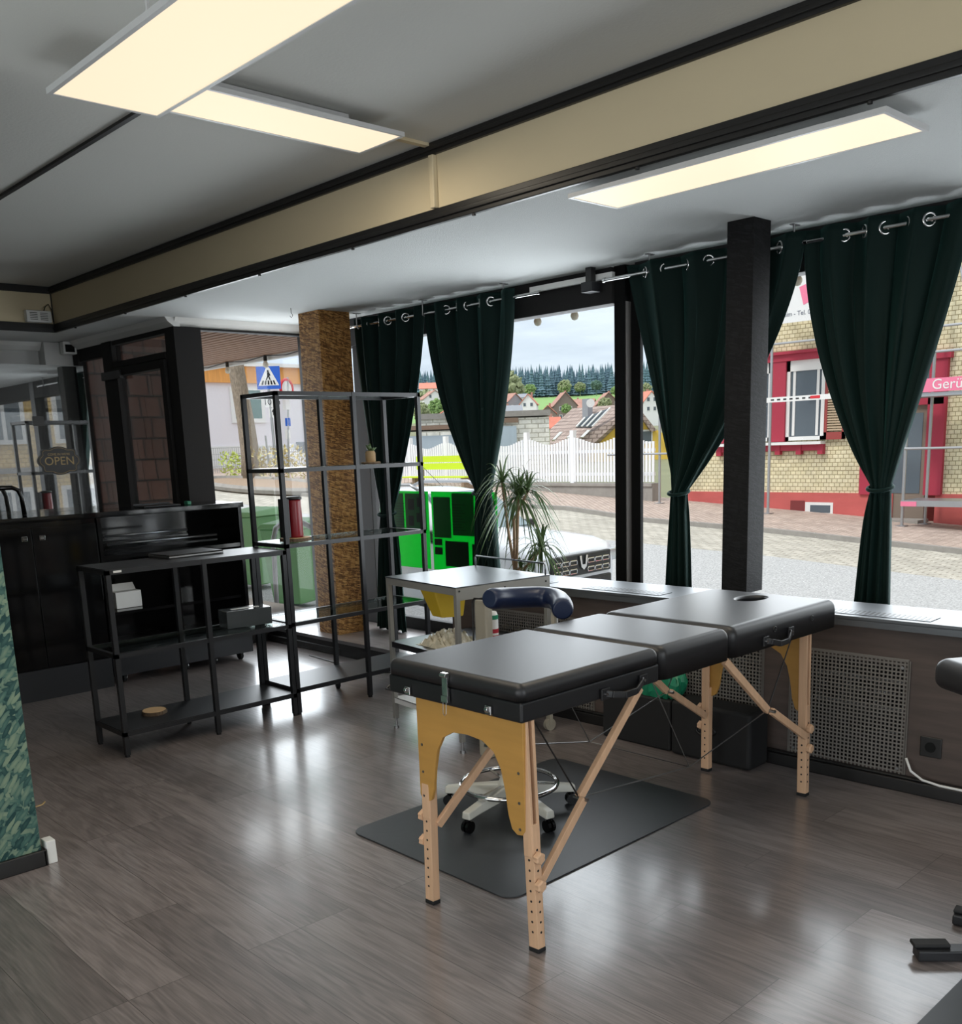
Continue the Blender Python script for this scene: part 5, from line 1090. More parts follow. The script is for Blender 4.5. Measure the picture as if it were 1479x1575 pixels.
# stations: (x back from the front, half width low, half width shoulder, half width top, z bottom, z shoulder, z top)
st = [(.00, .60, .66, .55, .38, .72, .86), (.10, .80, .83, .68, .30, .78, .96), (.35, .88, .89, .74, .26, .84, 1.02), (.9, .90, .91, .74, .26, .90, 1.07), (1.35, .90, .91, .70, .26, .94, 1.10)]
cab_ = [(1.35, .90, .91, .70, .26, .94, 1.10), (2.05, .90, .91, .62, .26, .97, 1.58), (2.5, .90, .91, .60, .26, .98, 1.64), (3.1, .90, .91, .60, .26, .99, 1.63), (3.6, .89, .90, .60, .28, 1.0, 1.56), (3.96, .84, .86, .64, .34, 1.0, 1.1), (4.02, .74, .78, .6, .40, .9, .95)]
def loft(sts, name, m, par):
    vs = []; fs = []
    for (x, a, b, c, z0, z1, z2) in sts:
        X_ = xF - x; ring = [(-a, z0), (-b, (z0+z1)/2), (-b, z1), (-(b+c)/2-.03, z1+(z2-z1)*.6), (-c, z2-.02), (-c*.5, z2+.015), (0, z2+.02)]
        ring = ring + [(-p, q) for p, q in ring[-2::-1]]
        vs += [(X_, yc+p, gc+q) for p, q in ring]
    n = 13
    for j in range(len(sts)-1):
        for i in range(n-1): fs.append((j*n+i, j*n+i+1, (j+1)*n+i+1, (j+1)*n+i))
        fs.append((j*n+n-1, j*n, (j+1)*n, (j+1)*n+n-1))
    fs += [tuple(range(n)), tuple(range(len(sts)*n-1, len(sts)*n-n-1, -1))]
    return MB().add(vs, fs).build(name, m, par, bevel=.02, seg=2)
body = loft(st + cab_[1:], 'body', m_carwhite, t)
MB().add([(xF-1.40, yc-.68, gc+1.10), (xF-1.40, yc+.68, gc+1.10), (xF-2.04, yc+.60, gc+1.575), (xF-2.04, yc-.60, gc+1.575), (xF-1.36, yc-.68, gc+1.125), (xF-1.36, yc+.68, gc+1.125), (xF-2.0, yc+.59, gc+1.60), (xF-2.0, yc-.59, gc+1.60)], [(0, 1, 2, 3), (7, 6, 5, 4), (0, 4, 5, 1), (1, 5, 6, 2), (2, 6, 7, 3), (3, 7, 4, 0)]).build('windscreen', m_carglass, t)
for sd in (-1, 1):
    MB().add([(xF-x_, yc+sd*w, gc+z) for x_, w, z in ((1.55, .93, 1.0), (3.55, .92, 1.03), (3.40, .68, 1.50), (2.15, .68, 1.52), (1.55, .88, 1.0), (3.55, .87, 1.03), (3.40, .60, 1.50), (2.15, .60, 1.52))], [(0, 1, 2, 3), (7, 6, 5, 4), (0, 4, 5, 1), (1, 5, 6, 2), (2, 6, 7, 3), (3, 7, 4, 0)]).build('side_window', m_carglass, t)
    MB().tube([(xF-2.2, yc+sd*.56, gc+1.64), (xF-2.35, yc+sd*.56, gc+1.71), (xF-3.3, yc+sd*.56, gc+1.70), (xF-3.5, yc+sd*.56, gc+1.63)], .022, 8).build('roof_rail', m_zinc, t, smooth=True)
    MB().box((xF-1.65, yc+sd*.93-.09, gc+1.02), (xF-1.53, yc+sd*.93+.09, gc+1.17)).build('mirror', m_carblk, t, bevel=.03, seg=3)
    MB().box((xF-.16, yc+sd*.73-.11, gc+.70), (xF-.02, yc+sd*.73+.11, gc+.86)).build('headlight', mat('headlight_%s' % ('left' if sd < 0 else 'right'), (200, 206, 210), .1, .6), t, bevel=.03, seg=3)
    for wx in (.85, 3.3): w_ = MB().cyl((xF-wx, yc+sd*.93, gc+.34), (xF-wx, yc+sd*.72, gc+.34), .34, n=28).build('wheel', m_rubber, t, bevel=.02); MB().cyl((xF-wx, yc+sd*.935, gc+.34), (xF-wx, yc+sd*.92, gc+.34), .2, n=24).build('hub', m_zinc, w_)
MB().box((xF-.06, yc-.60, gc+.60), (xF+.035, yc+.60, gc+.86)).build('grille', m_carblk, t, bevel=.02)
MB().box((xF-.05, yc-.62, gc+.40), (xF+.03, yc+.62, gc+.56)).build('lower_grille', m_carblk, t, bevel=.02)
for r in range(2):
    for k in range(6):
        if k in (0, 1, 2, 3, 4, 5):
            y0 = yc-.56+k*.155 + (.20 if k > 2 else 0); z0 = gc+.635+r*.105
            MB().tube([(xF+.04, y0, z0), (xF+.04, y0+.12, z0), (xF+.04, y0+.13, z0+.025), (xF+.04, y0+.12, z0+.05), (xF+.04, y0, z0+.05), (xF+.04, y0-.01, z0+.025)], .009, 6, True).build('grille_trim', m_chrome, t)
MB().prism([(xF+.045, yc-.085, gc+.84), (xF+.045, yc-.05, gc+.70), (xF+.045, yc, gc+.665), (xF+.045, yc+.05, gc+.70), (xF+.045, yc+.085, gc+.84), (xF+.045, yc+.045, gc+.84), (xF+.045, yc+.03, gc+.73), (xF+.045, yc-.03, gc+.73), (xF+.045, yc-.045, gc+.84)], (.012, 0, 0)).build('badge', m_chrome, t)
MB().box((xF-.12, yc-.86, gc+.26), (xF+.06, yc+.86, gc+.42)).build('bumper', m_carwhite, t, bevel=.05, seg=4)
MB().bar((xF-1.36, yc-.5, gc+1.12), (xF-1.55, yc+.05, gc+1.20), .02, .015).bar((xF-1.36, yc+.05, gc+1.12), (xF-1.55, yc+.5, gc+1.20), .02, .015).build('wiper', m_blk, t)
t.rotation_euler[2] = R(4)
MB().cyl((xF-2.3, yc, gc+1.66), (xF-2.75, yc, gc+1.98), .004, n=6).build('aerial', m_blk, t)
# ---------------------------------------------------------------- wheelie bins and tube rail at the left
def wbin(c, label, rz):
    t = thing('wheelie_bin', (c[0], c[1], gz(c[0])), label, 'wheelie bin', 'green wheelie bins by the shop')
    z = gz(c[0]); MZ = Matrix.Translation((c[0], c[1], z)) @ Matrix.Rotation(rz, 4, 'Z')
    lo, hi = .19, .26
    MB().add([(-lo, -lo, .06), (lo, -lo, .06), (lo, lo*1.1, .06), (-lo, lo*1.1, .06), (-hi, -hi*1.05, .93), (hi, -hi*1.05, .93), (hi, hi*1.15, .93), (-hi, hi*1.15, .93)], [(0, 3, 2, 1), (4, 5, 6, 7), (0, 1, 5, 4), (1, 2, 6, 5), (2, 3, 7, 6), (3, 0, 4, 7)]).xf(MZ).build('body', m_binc, t, bevel=.02, seg=3)
    MB().add([(-.29, -.31, .93), (.29, -.31, .93), (.29, .32, .93), (-.29, .32, .93), (-.24, -.26, .99), (.24, -.26, .99), (.24, .26, 1.03), (-.24, .26, 1.03)], [(0, 3, 2, 1), (4, 5, 6, 7), (0, 1, 5, 4), (1, 2, 6, 5), (2, 3, 7, 6), (3, 0, 4, 7)]).xf(MZ).build('lid', m_binc, t, bevel=.015, seg=3)
    for s in (-1, 1): MB().cyl((s*.2, .24, .10), (s*.25, .24, .10), .10, n=24).xf(MZ).build('wheel', m_rubber, t)
    MB().tube([(-.2, .33, .90), (-.2, .37, .93), (.2, .37, .93), (.2, .33, .90)], .014, 8).xf(MZ).build('handle', m_binc, t)
a = ony(440, 930, 6.05); wbin((a.x, 6.2), 'green wheelie bin seen through the shelf posts, right of the pair', R(20))
a = ony(398, 920, 6.4); wbin((a.x-.15, 6.5), 'green wheelie bin, left of the pair behind the black cabinet', R(15))
pts = [ony(u, v, 5.4) for u, v in ((427, 950), (424, 900), (420, 830), (424, 812), (436, 803), (452, 801), (466, 804), (482, 813), (494, 822))]
tag(MB().tube(pts, .026, 12).build('tube_rail', m_zinc, smooth=True), 'bent galvanised tube rail standing before the green bins', 'rail')
struct(B((-9.5, 4.74, gz(-8)), (-5.9, 5.1, gz(-8)+.42), 'ground_stone_ledge', m_plinth if 0 else m_kerb))
# ---------------------------------------------------------------- left view: tree, bed, signs, white house
tb_ = ong(392, 742)
D = tb_.dot(DIR)
t = thing('street_tree', tb_, 'leaning lichen-covered street tree outside the end window', 'tree')
pts = [at(390, 745, D), at(385, 700, D), at(378, 650, D), at(369, 600, D), at(364, 570, D)]; d_ = pts[-1]-pts[-2]
pts += [pts[-1]+d_*1.5, pts[-1]+d_*4]
MB().tube(pts, .3, 16, rs=[.36, .27, .25, .235, .23, .21, .15]).build('trunk', m_bark, t, smooth=True)
for k in range(9):
    a = pts[-1] - d_*(.4*k); e_ = a + Vector((math.cos(k*2.1)*1.6, math.sin(k*2.1)*1.6, 1.0+.2*k))
    MB().tube([a, a.lerp(e_, .5)+Vector((0, 0, .2)), e_, e_+Vector((.4*math.cos(k), .4*math.sin(k), .6))], .03, 6, rs=[.05, .035, .02, .006]).build('branch', m_bark, t, smooth=True)
bc = ong(405, 752); n = 26
ring = [(bc.x+2.6*math.cos(2*math.pi*i/n)*(1.0), bc.y+1.25*math.sin(2*math.pi*i/n)) for i in range(n)]
MB_ = MB().tube([(x, y, gz(x)+.12) for x, y in ring], .10, 6, True).build('ground_bed_kerb', m_kerb); struct(MB_)
struct(MB().prism([(x, y, gz(x)+.02) for x, y in ring], (0, 0, .12)).build('ground_bed', m_mulch))
rn = random.Random(5)
def shrub(c, r, h, n, label, m, nm='shrub'):
    o = MB()
    for k in range(n):
        a, q = rn.uniform(0, 6.28), rn.random()**.5*r; p = Vector(c)+Vector((q*math.cos(a), q*math.sin(a)*.7, rn.uniform(0, h)))
        u = Vector((rn.uniform(-1, 1), rn.uniform(-1, 1), rn.uniform(-.3, 1))).normalized(); v = u.orthogonal().normalized(); s = rn.uniform(.04, .09)
        o.add([p, p+u*s+v*s*.4, p+u*s*2, p+u*s-v*s*.4], [(0, 1, 2, 3)])
    return tag(o.build(nm, m, rec=False), label, 'shrub')
c = ong(372, 738); shrub((c.x, c.y, c.z), .8, .8, 420, 'fresh green shrub left of the street tree trunk', mat('yellow_green_leaf', (176, 190, 96), .8))
c = ong(430, 742); shrub((c.x, c.y, c.z), 1.2, 1.0, 600, 'dry yellowish shrub around the sign posts', mat('dry_leaf', (192, 180, 130), .9))
def plate(name, u0, v0, u1, v1, D, m, par, dy=0.0, thick=.02):
    a, b = at(u0, v0, D+dy), at(u1, v1, D+dy); w = (Vector((b.x, b.y, 0))-Vector((a.x, a.y, 0))).length; c = (a+b)/2; h = a.z-b.z
    L_ = LAT*(w/2)
    vs = [c-L_-Vector((0, 0, h/2)), c+L_-Vector((0, 0, h/2)), c+L_+Vector((0, 0, h/2)), c-L_+Vector((0, 0, h/2))]
    return MB().prism(vs, DIR*thick).build(name, m, par), c, w, h
RD = Matrix((tuple(LAT)+(0,), (0, 0, 0, 0), (0, 0, 0, 0), (0, 0, 0, 1)))
RD = Matrix(((LAT.x, 0, -DIR.x, 0), (LAT.y, 0, -DIR.y, 0), (0, 1, 0, 0), (0, 0, 0, 1)))
g0 = ong(427, 742); D1 = g0.dot(DIR)
t = thing('crossing_sign', g0, 'blue and white pedestrian crossing sign with plates below on a grey post', 'traffic sign')
a = at(411, 575, D1+.05); MB().cyl((g0.x, g0.y, g0.z), (a.x, a.y, a.z), .04, n=12).build('post', m_zinc, t)
_, c, w, h = plate('sign_face', 393, 564, 432, 598, D1, m_blue, t)
pz = lambda sx_, sz, k=0.006: c + LAT*(sx_*w) + Vector((0, 0, sz*h)) - DIR*k
MB().prism([pz(-.44, -.34), pz(.44, -.34), pz(.06, .46), pz(-.06, .46)], DIR*.004).build('white_triangle', m_paperw, t)
for s in (-.27, -.135, 0, .135, .27): MB().prism([pz(s-.045, -.30, .01), pz(s+.03, -.30, .01), pz(s*.8+.025, -.12, .01), pz(s*.8-.035, -.12, .01)], DIR*.003).build('stripe', m_blk, t)
MB().prism([pz(-.03, .33, .01), pz(.03, .33, .01), pz(.035, .25, .01), pz(-.035, .25, .01)], DIR*.003).prism([pz(-.035, .24, .01), pz(.05, .24, .01), pz(.10, .1, .01), pz(.05, .08, .01), pz(.10, -.1, .01), pz(.05, -.1, .01), pz(.0, .04, .01), pz(-.07, -.1, .01), pz(-.12, -.1, .01), pz(-.04, .08, .01)], DIR*.003).build('walking_figure', m_blk, t)
_, c2_, w2_, h2_ = plate('distance_plate', 407, 611, 429, 626, D1, m_paperw, t); text_mesh('lettering', '10 m', h2_*.85, m_blk, c2_-DIR*.005, RD, t, .001)
_, c3_, w3_, h3_ = plate('arrow_plate', 413, 628, 428, 642, D1, m_paperw, t)
MB().prism([c3_+LAT*(x*w3_)+Vector((0, 0, z*h3_))-DIR*.005 for x, z in ((-.05, -.25), (.05, -.25), (.05, .1), (.2, .1), (0, .4), (-.2, .1), (-.05, .1))], DIR*.003).build('arrow', m_blk, t)
g1 = ong(444, 738); D2 = g1.dot(DIR)
t = thing('restriction_sign', g1, 'round red-rimmed traffic sign on a thin dark post, nearest the brown pillar', 'traffic sign')
a = at(442, 580, D2+.05); MB().cyl(tuple(g1), tuple(a), .03, n=12).build('post', m_zinc, t)
c = at(440.5, 598, D2); rr_ = .30; ax = (LAT*.5+DIR*.86).normalized(); nn_ = ax.cross(Vector((0, 0, 1)))
MB().cyl(c, c+nn_*.01, rr_*.95, n=28).build('disc', m_paperw, t); MB().torus(c, nn_, rr_*.9, .045, 28, 6).build('red_rim', m_signred, t)
for k, (v0, v1, m) in enumerate(((615, 630, m_paperw), (643, 655, m_blue), (661, 675, m_paperw))): plate('plate', 434 + (k > 0)*4, v0, 446 + (k > 0)*1, v1, D2, m, t)
g2 = ong(417, 738); tag(MB().cyl(tuple(g2), tuple(at(408, 670, g2.dot(DIR))), .03, n=10).build('short_post', m_zinc), 'short grey post between the tree and the sign posts', 'post')
# white house at the left with orange cladding
XW = -31.0
def wx(u, v): return onx(u, v, XW)
t = thing('white_house', (XW-4, 19, gz(XW)), 'white rendered house with orange cladding seen through the end window', 'house')
b0 = wx(300, 740); zt_ = wx(310, 588).z; y_a, y_b = wx(270, 600).y-3, wx(520, 600).y
MB().box((XW-9, y_a, gz(XW)-1), (XW, y_b, zt_)).build('wall', m_wh, t)
MB().box((XW-9.1, y_a-.1, zt_), (XW+.12, y_b+.1, wx(310, 560).z)).build('cladding', m_orange, t)
MB().box((XW-9.4, y_a-.3, wx(310, 562).z), (XW+.3, y_b+.3, wx(310, 562).z+.12)).build('roof_edge', m_white, t)
MB().box((XW-9, y_a, gz(XW)-1), (XW+.05, y_b, wx(320, 687).z)).build('plinth', m_paperw, t)
a, b = wx(352, 600), wx(408, 648)
w = MB().box((XW, a.y, b.z-.05), (XW+.06, b.y, a.z+.1)).build('window', m_white, t); MB().box((XW+.06, a.y+.15, b.z+.1), (XW+.066, b.y-.15, a.z)).build('pane', mat('teal_pane', (96, 128, 126), .2), w)
a, b = wx(455, 680), wx(470, 706); MB().box((XW, a.y, b.z), (XW+.06, b.y+.5, a.z)).build('grey_hatch', m_gryroof, t)
# mesh fence and low stone wall in front of it
a, b = onx(320, 690, XW+2.0), onx(452, 720, XW+2.0)
t = thing('mesh_fence', (XW+2, a.y, b.z), 'pale wire mesh fence before the white house', 'fence')
m_ = MB(); y0, y1 = a.y-.5, b.y+1.2
k = y0
while k < y1: m_.box((XW+2, k, b.z-.1), (XW+2.012, k+.010, a.z)); k += .075
for z in (b.z-.1, b.z+.15, (a.z+b.z)/2, a.z-.2, a.z): m_.box((XW+2, y0, z), (XW+2.015, y1, z+.015))
m_.build('mesh', m_zinc, t)
struct(B((XW+1.8, y0-2, gz(XW)-.5), (XW+2.2, y1, b.z-.1), 'wall_stone', m_mulch))
# lime bench before the fence
q = ony(684, 712, 18.2)
t = thing('lime_bench', (q.x, 18.2, gz(q.x)), 'lime green slatted bench before the picket fence', 'bench')
zt0 = ony(684, 701, 18.2).z; zt1 = ony(684, 722, 18.2).z
x0, x1 = ony(640, 712, 18.2).x, ony(730, 712, 18.2).x; mm = (zt0+zt1)/2
MB().box((x0, 18.2, mm+.012), (x1, 18.24, zt0)).build('back_board', m_lime, t); MB().box((x0, 18.2, zt1), (x1, 18.24, mm-.012)).build('back_board', m_lime, t)
zs = ony(684, 733, 18.0).z; MB().box((x0-.3, 17.8, zs-.03), (x1, 18.15, zs+.01)).build('seat', m_lime, t)
for x in (x0+.2, x1-.2): MB().box((x-.05, 17.9, gz(x)), (x+.05, 18.26, zs)).box((x-.04, 18.24, zs), (x+.04, 18.28, zt0)).build('leg', m_mulch, t)
# ---------------------------------------------------------------- behind the fence: garage, shed, yellow house
def wall_box(u0, v0, u1, v1, D, depth, name, m, par, zb=-2):
    a, b = at(u0, v0, D), at(u1, v1, D); c = at(u1, v0, D)
    vs = [Vector((a.x, a.y, zb)), Vector((c.x, c.y, zb)), Vector((c.x, c.y, c.z)), Vector((a.x, a.y, c.z))]
    return MB().prism(vs, DIR*depth).build(name, m, par)
m_wb2 = bricks('white_bricks_diagonal', (228, 226, 216), (238, 236, 228), (186, 182, 170), 1, .34, .17, .02, 'XZ', bumpd=.01)
Dg = 38
t = thing('brick_garage', at(790, 690, Dg), 'white brick garage with grey door behind the picket fence', 'garage')
wall_box(765, 641, 844, 700, Dg, 5, 'wall', m_wb2, t); wall_box(640, 640, 765, 700, Dg, 5, 'wall', m_wb2, t)
a, b = at(640, 640, Dg-.1), at(846, 634, Dg-.1); zc_ = at(800, 637, Dg).z
MB().prism([Vector((a.x, a.y, zc_-.08)), Vector((b.x, b.y, zc_-.08)), Vector((b.x, b.y, zc_+.13)), Vector((a.x, a.y, zc_+.13))], DIR*5.3).build('roof_edge', m_kerb, t)
wall_box(700, 655, 794, 700, Dg-.12, .05, 'door', m_shed, t); 
a, b = at(700, 648, Dg-.16), at(797, 648, Dg-.16); MB().prism([Vector((a.x, a.y, a.z-.12)), Vector((b.x, b.y, a.z-.12)), Vector((b.x, b.y, a.z+.06)), Vector((a.x, a.y, a.z+.06))], DIR*.06).build('lintel', m_beam, t)
t = thing('boarded_shed', at(670, 680, 33), 'pale blue boarded shed with brown roof edge behind the fence', 'shed')
wall_box(600, 668, 722, 700, 33, 3, 'wall', m_shed, t); wall_box(600, 652, 724, 661, 32.9, 3.3, 'roof_edge', m_beam, t, zb=at(660, 661, 33).z)
# gabled houses
def house(u, vb, D, w, d, hw, hr, yaw, mw, mr, label, nw=2, hip=0, name='village_house', chim=True):
    p = at(u, vb, D); zg = p.z; Mh = Matrix.Translation((p.x, p.y, zg)) @ Matrix.Rotation(yaw, 4, 'Z')
    t = thing(name, (p.x, p.y, zg), label, 'house')
    MB().add([(-w/2, -d/2, -4), (w/2, -d/2, -4), (w/2, d/2, -4), (-w/2, d/2, -4), (-w/2, -d/2, hw), (w/2, -d/2, hw), (w/2, d/2, hw), (-w/2, d/2, hw), (0, -d/2, hw+hr), (0, d/2, hw+hr)],
        [(0, 3, 2, 1), (0, 1, 5, 8, 4), (1, 2, 6, 5), (2, 3, 7, 9, 6), (3, 0, 4, 7), (4, 8, 9, 7), (5, 6, 9, 8)]).xf(Mh).build('walls', mw, t)
    o = .35; k = hr/(w/2); th = .22
    for s in (-1, 1):
        MB().prism([(s*(w/2+o), -d/2-o, hw-o*k+.05), (0, -d/2-o, hw+hr+.05), (0, -d/2-o, hw+hr+.05+th), (s*(w/2+o), -d/2-o, hw-o*k+.05+th)], (0, d+2*o, 0)).xf(Mh).build('roof_slope', mr, t)
    if chim: MB().box((w*.1, d*.1, hw+hr*.4), (w*.1+.6, d*.1+.6, hw+hr+.9)).xf(Mh).build('chimney', m_tiledk, t)
    for fl in range(2):
        for i in range(nw):
            xx = (i-(nw-1)/2)*w/(nw+.4); z = .8+fl*2.7
            if z+1.2 > hw+hr*.5: continue
            f = MB().box((xx-.55, -d/2-.06, z), (xx+.55, -d/2, z+1.35)).xf(Mh).build('window', m_white, t); MB().box((xx-.4, -d/2-.08, z+.15), (xx+.4, -d/2-.061, z+1.2)).xf(Mh).build('pane', m_glassdk, f)
            yy = (i-(nw-1)/2)*d/(nw+.4); sx_ = w/2
            f = MB().box((sx_, yy-.55, z), (sx_+.06, yy+.55, z+1.35)).xf(Mh).build('window', m_white, t); MB().box((sx_+.061, yy-.4, z+.15), (sx_+.08, yy+.4, z+1.2)).xf(Mh).build('pane', m_glassdk, f)
    return t
FY = math.atan2(LAT.y, LAT.x)   # front of a house turned to the shop
# near yellow house with big tiled roof and skylights
Dy = 62.0
def ap(u, v): return at(u, v, Dy)
t = thing('yellow_gable_house', ap(950, 690), 'yellow gabled house with brown tiled roof and skylights', 'house')
g_ = [ap(905, 690), ap(1040, 700), ap(1040, 660), ap(1003, 648), ap(985, 634), ap(962, 632), ap(905, 683)]
MB().prism([ap(900, 720), ap(1060, 720), ap(1060, 690), ap(1008, 660), ap(985, 634), ap(968, 634), ap(905, 684), ap(900, 690)], DIR*9).build('gable_wall', m_yel, t)
m_tile2 = bricks('brown_roof_tiles_far', (156, 138, 128), (176, 158, 148), (122, 106, 98), 1, .34, .24, .03, 'XZ', bumpd=.03, rough=.9)
A, B2, C2_, D_ = ap(845, 690), ap(903, 688), at(982, 632, Dy), at(955, 621, Dy+1)
rl = at(852, 652, Dy+6); 
MB().prism([at(846, 700, Dy-1), at(900, 694, Dy-1), at(965, 634, Dy-.5), at(985, 620, Dy+1.5), at(880, 628, Dy+9), at(846, 660, Dy+6)], Vector((0, 0, -.25))+DIR*.3).build('roof_slope', m_tile2, t)
MB().prism([at(960, 634, Dy-.5), at(978, 622, Dy-.5), at(1010, 662, Dy-.5), at(1002, 664, Dy-.5), at(982, 636, Dy-.5), at(974, 634, Dy-.5)], DIR*9).build('roof_slope', m_tile2, t)
for q in (((886, 656), (899, 642), (938, 627), (910, 656)), ((849, 676), (860, 664), (865, 664), (853, 676)), ((871, 673), (882, 662), (887, 662), (877, 673)), ((892, 672), (903, 661), (908, 661), (897, 672))):
    pts = [at(u, v, Dy-1.6+(700-v)*.02) for u, v in q]; s = MB().prism(pts, DIR*.3+Vector((0, 0, -.1))).build('skylight', m_paperw if q[0][0] != 886 else m_glassdk, t)
    if q[0][0] == 886:
        for f in (0, .33, .66, 1): MB().bar(pts[0].lerp(pts[3], f)-DIR*.05, pts[1].lerp(pts[2], f)-DIR*.05, .12, .06).build('skylight_frame', m_white, s)
a = at(903, 622, Dy+4); MB().box((a.x-.24, a.y-.24, a.z-3), (a.x+.24, a.y+.24, a.z+.35)).build('chimney', m_gryroof, t)
a = at(908, 620, Dy+3); MB().cyl(a, a+DIR*.08, .27, n=20).build('satellite_dish', m_white, t)
for u0, u1, v0, v1 in ((949, 957, 664, 680), (986, 1003, 661, 682)):
    a, b = ap(u0, v0), ap(u1, v1); cc_ = [Vector((a.x, a.y, a.z)), Vector((b.x, b.y, a.z)), Vector((b.x, b.y, b.z)), Vector((a.x, a.y, b.z))]
    f = MB().prism([p-DIR*.05 for p in cc_], DIR*.1).build('window', m_white, t); ce = sum(cc_, Vector())/4; MB().prism([ce+(p-ce)*.75-DIR*.08 for p in cc_], DIR*.04).build('pane', m_glassdk, f)
m_w2 = mat('village_white', (236, 236, 234), .9); m_sh2 = mat('village_shingle', (132, 120, 110), .9)
V = [(814, 643, 330, 5.4, 8, 4.4, 3.0, FY-.15, m_w2, m_tilered, 'white gabled house with red roof, left in the village', 2),
     (866, 648, 350, 8.2, 9, 5.2, 4.4, FY+.1, m_sh2, m_tiledk, 'large grey-brown gabled house in the middle of the village', 2),
     (842, 652, 300, 4.8, 6, 3.0, 2.2, FY-.05, m_sh2, m_tilered, 'low house with red gable before the grey-brown house', 2),
     (893, 640, 390, 8.0, 11, 3.0, 3.2, FY+1.2, m_brown, m_tiledk, 'house with long russet roof right of the grey-brown house', 2),
     (932, 640, 350, 9, 9, 3.5, 4.2, FY+.05, m_brown, m_tiledk, 'house with broad russet roof beside the dark mullion', 3),
     (779, 634, 340, 7, 9, 3.2, 2.6, FY+.7, m_gryroof, m_tiledk, 'dark house with russet roof beside the second curtain', 2),
     (796, 626, 420, 6, 8, 3.6, 1.4, FY+1.3, m_w2, m_gryroof, 'white house with grey roof behind the dark house', 2),
     (786, 650, 290, 8, 6, 2.0, 2.6, FY+1.57, m_w2, m_gryroof, 'low house with long grey roof above the garage', 2),
     (850, 662, 180, 1.6, 2.4, .8, 1.3, FY+1.2, m_w2, m_tilered, 'small orange roof peeking out right of the garage', 1),
     (665, 628, 380, 9, 9, 3.2, 3.0, FY+.3, m_w2, m_tiledk, 'white house on the slope between the two left curtains', 2),
     (661, 608, 520, 14, 10, 3.0, 3.0, FY+1.57, m_w2, m_tilered, 'row house with russet roof high between the two left curtains', 3),
     (692, 655, 260, 7, 7, 2.4, 2.2, FY+.1, m_w2, m_tilered, 'house with red dormer roof above the boarded shed', 2),
     (994, 637, 300, 5, 7, 3.6, 2.8, FY+.25, m_w2, m_tilered, 'white house with red roof right of the mullion', 2),
     (972, 640, 400, 8, 9, 3.5, 3.2, FY-.3, m_w2, m_tiledk, 'house with russet roof partly behind the mullion', 2)]
for (u, vb, D, w, d, hw, hr, yw, mw, mr, lb, nw) in V: house(u, vb, D, w, d, hw, hr, yw, mw, mr, lb, nw)
# ---------------------------------------------------------------- trees of the slope
def conifer_mesh(seed):
    rn = random.Random(seed); o = MB(); H = 22; n = 14
    o.cyl((0, 0, 0), (0, 0, 3), .35, n=6)
    for k in range(11):
        z = 1.5+k*1.85; r = (H-z)/H*4.2*rn.uniform(.85, 1.1); vs = [(0, 0, z+3.4)]
        for i in range(n): q = r*(1 if i % 2 else .68)*rn.uniform(.85, 1.1); vs.append((q*math.cos(2*math.pi*i/n), q*math.sin(2*math.pi*i/n), z-rn.uniform(0, .7)))
        o.add(vs, [(0, 1+i, 1+(i+1) % n) for i in range(n)] + [tuple(range(n, 0, -1))])
    return o.build('conifer', m_conif, rec=False)
rn = random.Random(21)
protos = []
for s in range(4): protos.append(conifer_mesh(s))
cnt = 0
for k in range(260):
    p = DIR*(945+75*rn.random()**1.5) + LAT*(-85+270*((k*.618) % 1)); D = p.dot(DIR)
    if cnt < 4: o = protos[cnt]
    else: o = protos[rn.randrange(4)].copy(); C.objects.link(o)
    o.location = (p.x, p.y, tz(D)-1); s = rn.uniform(.92, 1.2); o.scale = (s*1.5, s*1.5, s*1.12); o.rotation_euler = (0, 0, rn.uniform(0, 6))
    tag(o, 'dark blue-green conifer in the forest along the ridge', 'conifer', 'conifers of the forest on the ridge'); cnt += 1
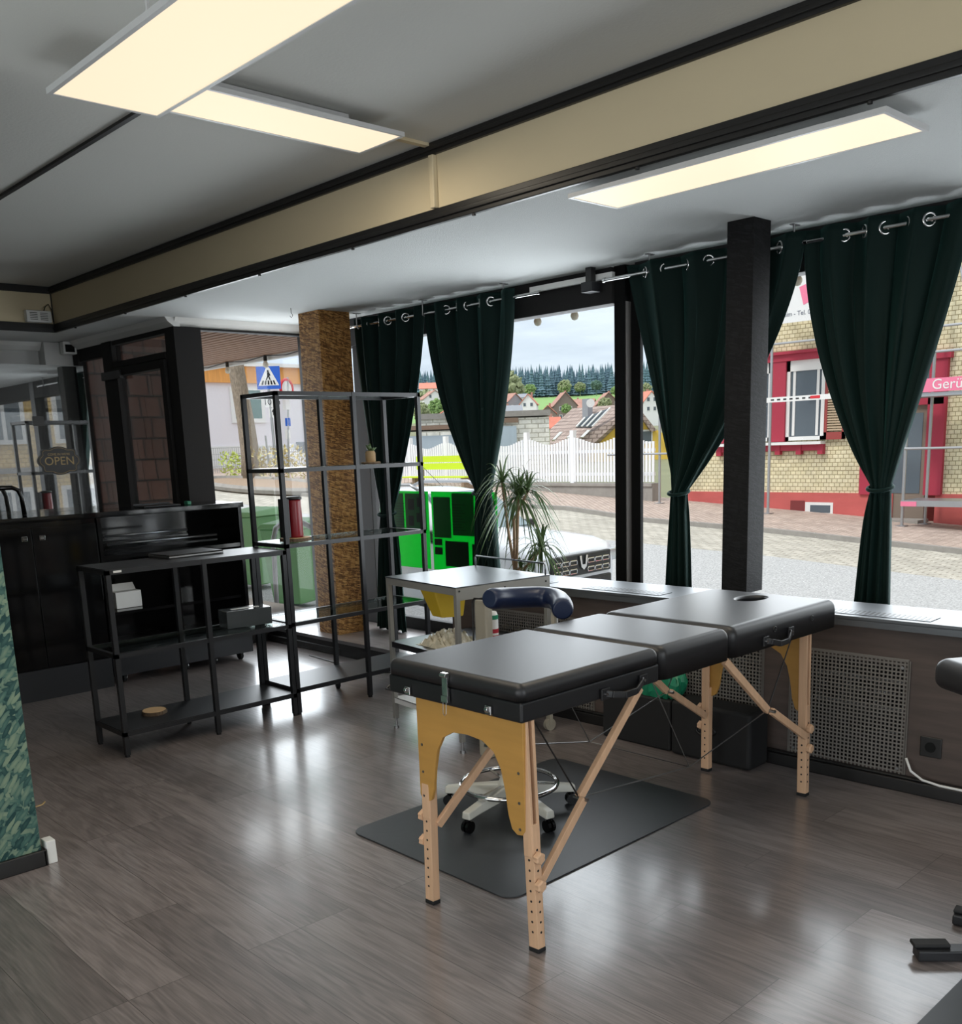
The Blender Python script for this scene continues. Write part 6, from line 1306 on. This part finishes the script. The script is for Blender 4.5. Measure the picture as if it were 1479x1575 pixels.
def decid_mesh(seed, m, nm):
    rn = random.Random(seed); o = MB(); o.cyl((0, 0, -1), (0, 0, 3.5), .3, .2, n=7)
    for k in range(300):
        a = rn.uniform(0, 6.28); e_ = math.asin(rn.uniform(-.8, 1)); r = 3.2*rn.uniform(.55, 1.05); p = Vector((r*math.cos(a)*math.cos(e_), r*math.sin(a)*math.cos(e_), 5.2+r*.95*math.sin(e_)))
        u = Vector((rn.uniform(-1, 1), rn.uniform(-1, 1), rn.uniform(-1, 1))).normalized(); v = u.orthogonal().normalized(); w = u.cross(v); s = rn.uniform(.45, .9)
        o.add([p+u*s, p+v*s, p-u*s, p-v*s, p+w*s*.6, p-w*s*.6], [(0, 1, 4), (1, 2, 4), (2, 3, 4), (3, 0, 4), (1, 0, 5), (2, 1, 5), (3, 2, 5), (0, 3, 5)])
    return o.build(nm, m, rec=False)
T_ = [(778, 643, 470, 2.5, m_decid, 'broad bare-brown spring tree above the white house'), (815, 614, 520, .9, m_lgreen, 'light green tree right of the broad spring tree'), (868, 612, 930, 1.9, m_decid, 'grey-brown leafless tree before the conifers, left one'), (892, 609, 940, 1.5, m_decid, 'grey-brown leafless tree before the conifers, right one'),
      (917, 606, 560, .9, mat('bluegreen_foliage', (92, 120, 104), .95), 'blue-green tree at the meadow edge by the mullion'), (946, 612, 600, .8, m_lgreen, 'small green tree beside the mullion'), (871, 641, 240, .36, m_lgreen, 'small tree before the grey-brown gabled house'),
      (930, 638, 300, .6, m_decid, 'brownish bush before the broad russet roof'), (657, 640, 400, 1.2, m_decid, 'bare tree between the two left curtains, upper'), (672, 650, 330, .9, m_lgreen, 'green tree between the two left curtains, lower'), (648, 655, 300, .8, m_decid, 'brown bush above the shed roof edge'), (993, 612, 520, .9, m_decid, 'bare tree just right of the mullion')]
for i, (u, vb, D, s, m, lb) in enumerate(T_):
    o = decid_mesh(40+i, m, 'deciduous_tree'); p = at(u, vb, D); o.location = p; o.scale = (s, s, s); tag(o, lb, 'tree')
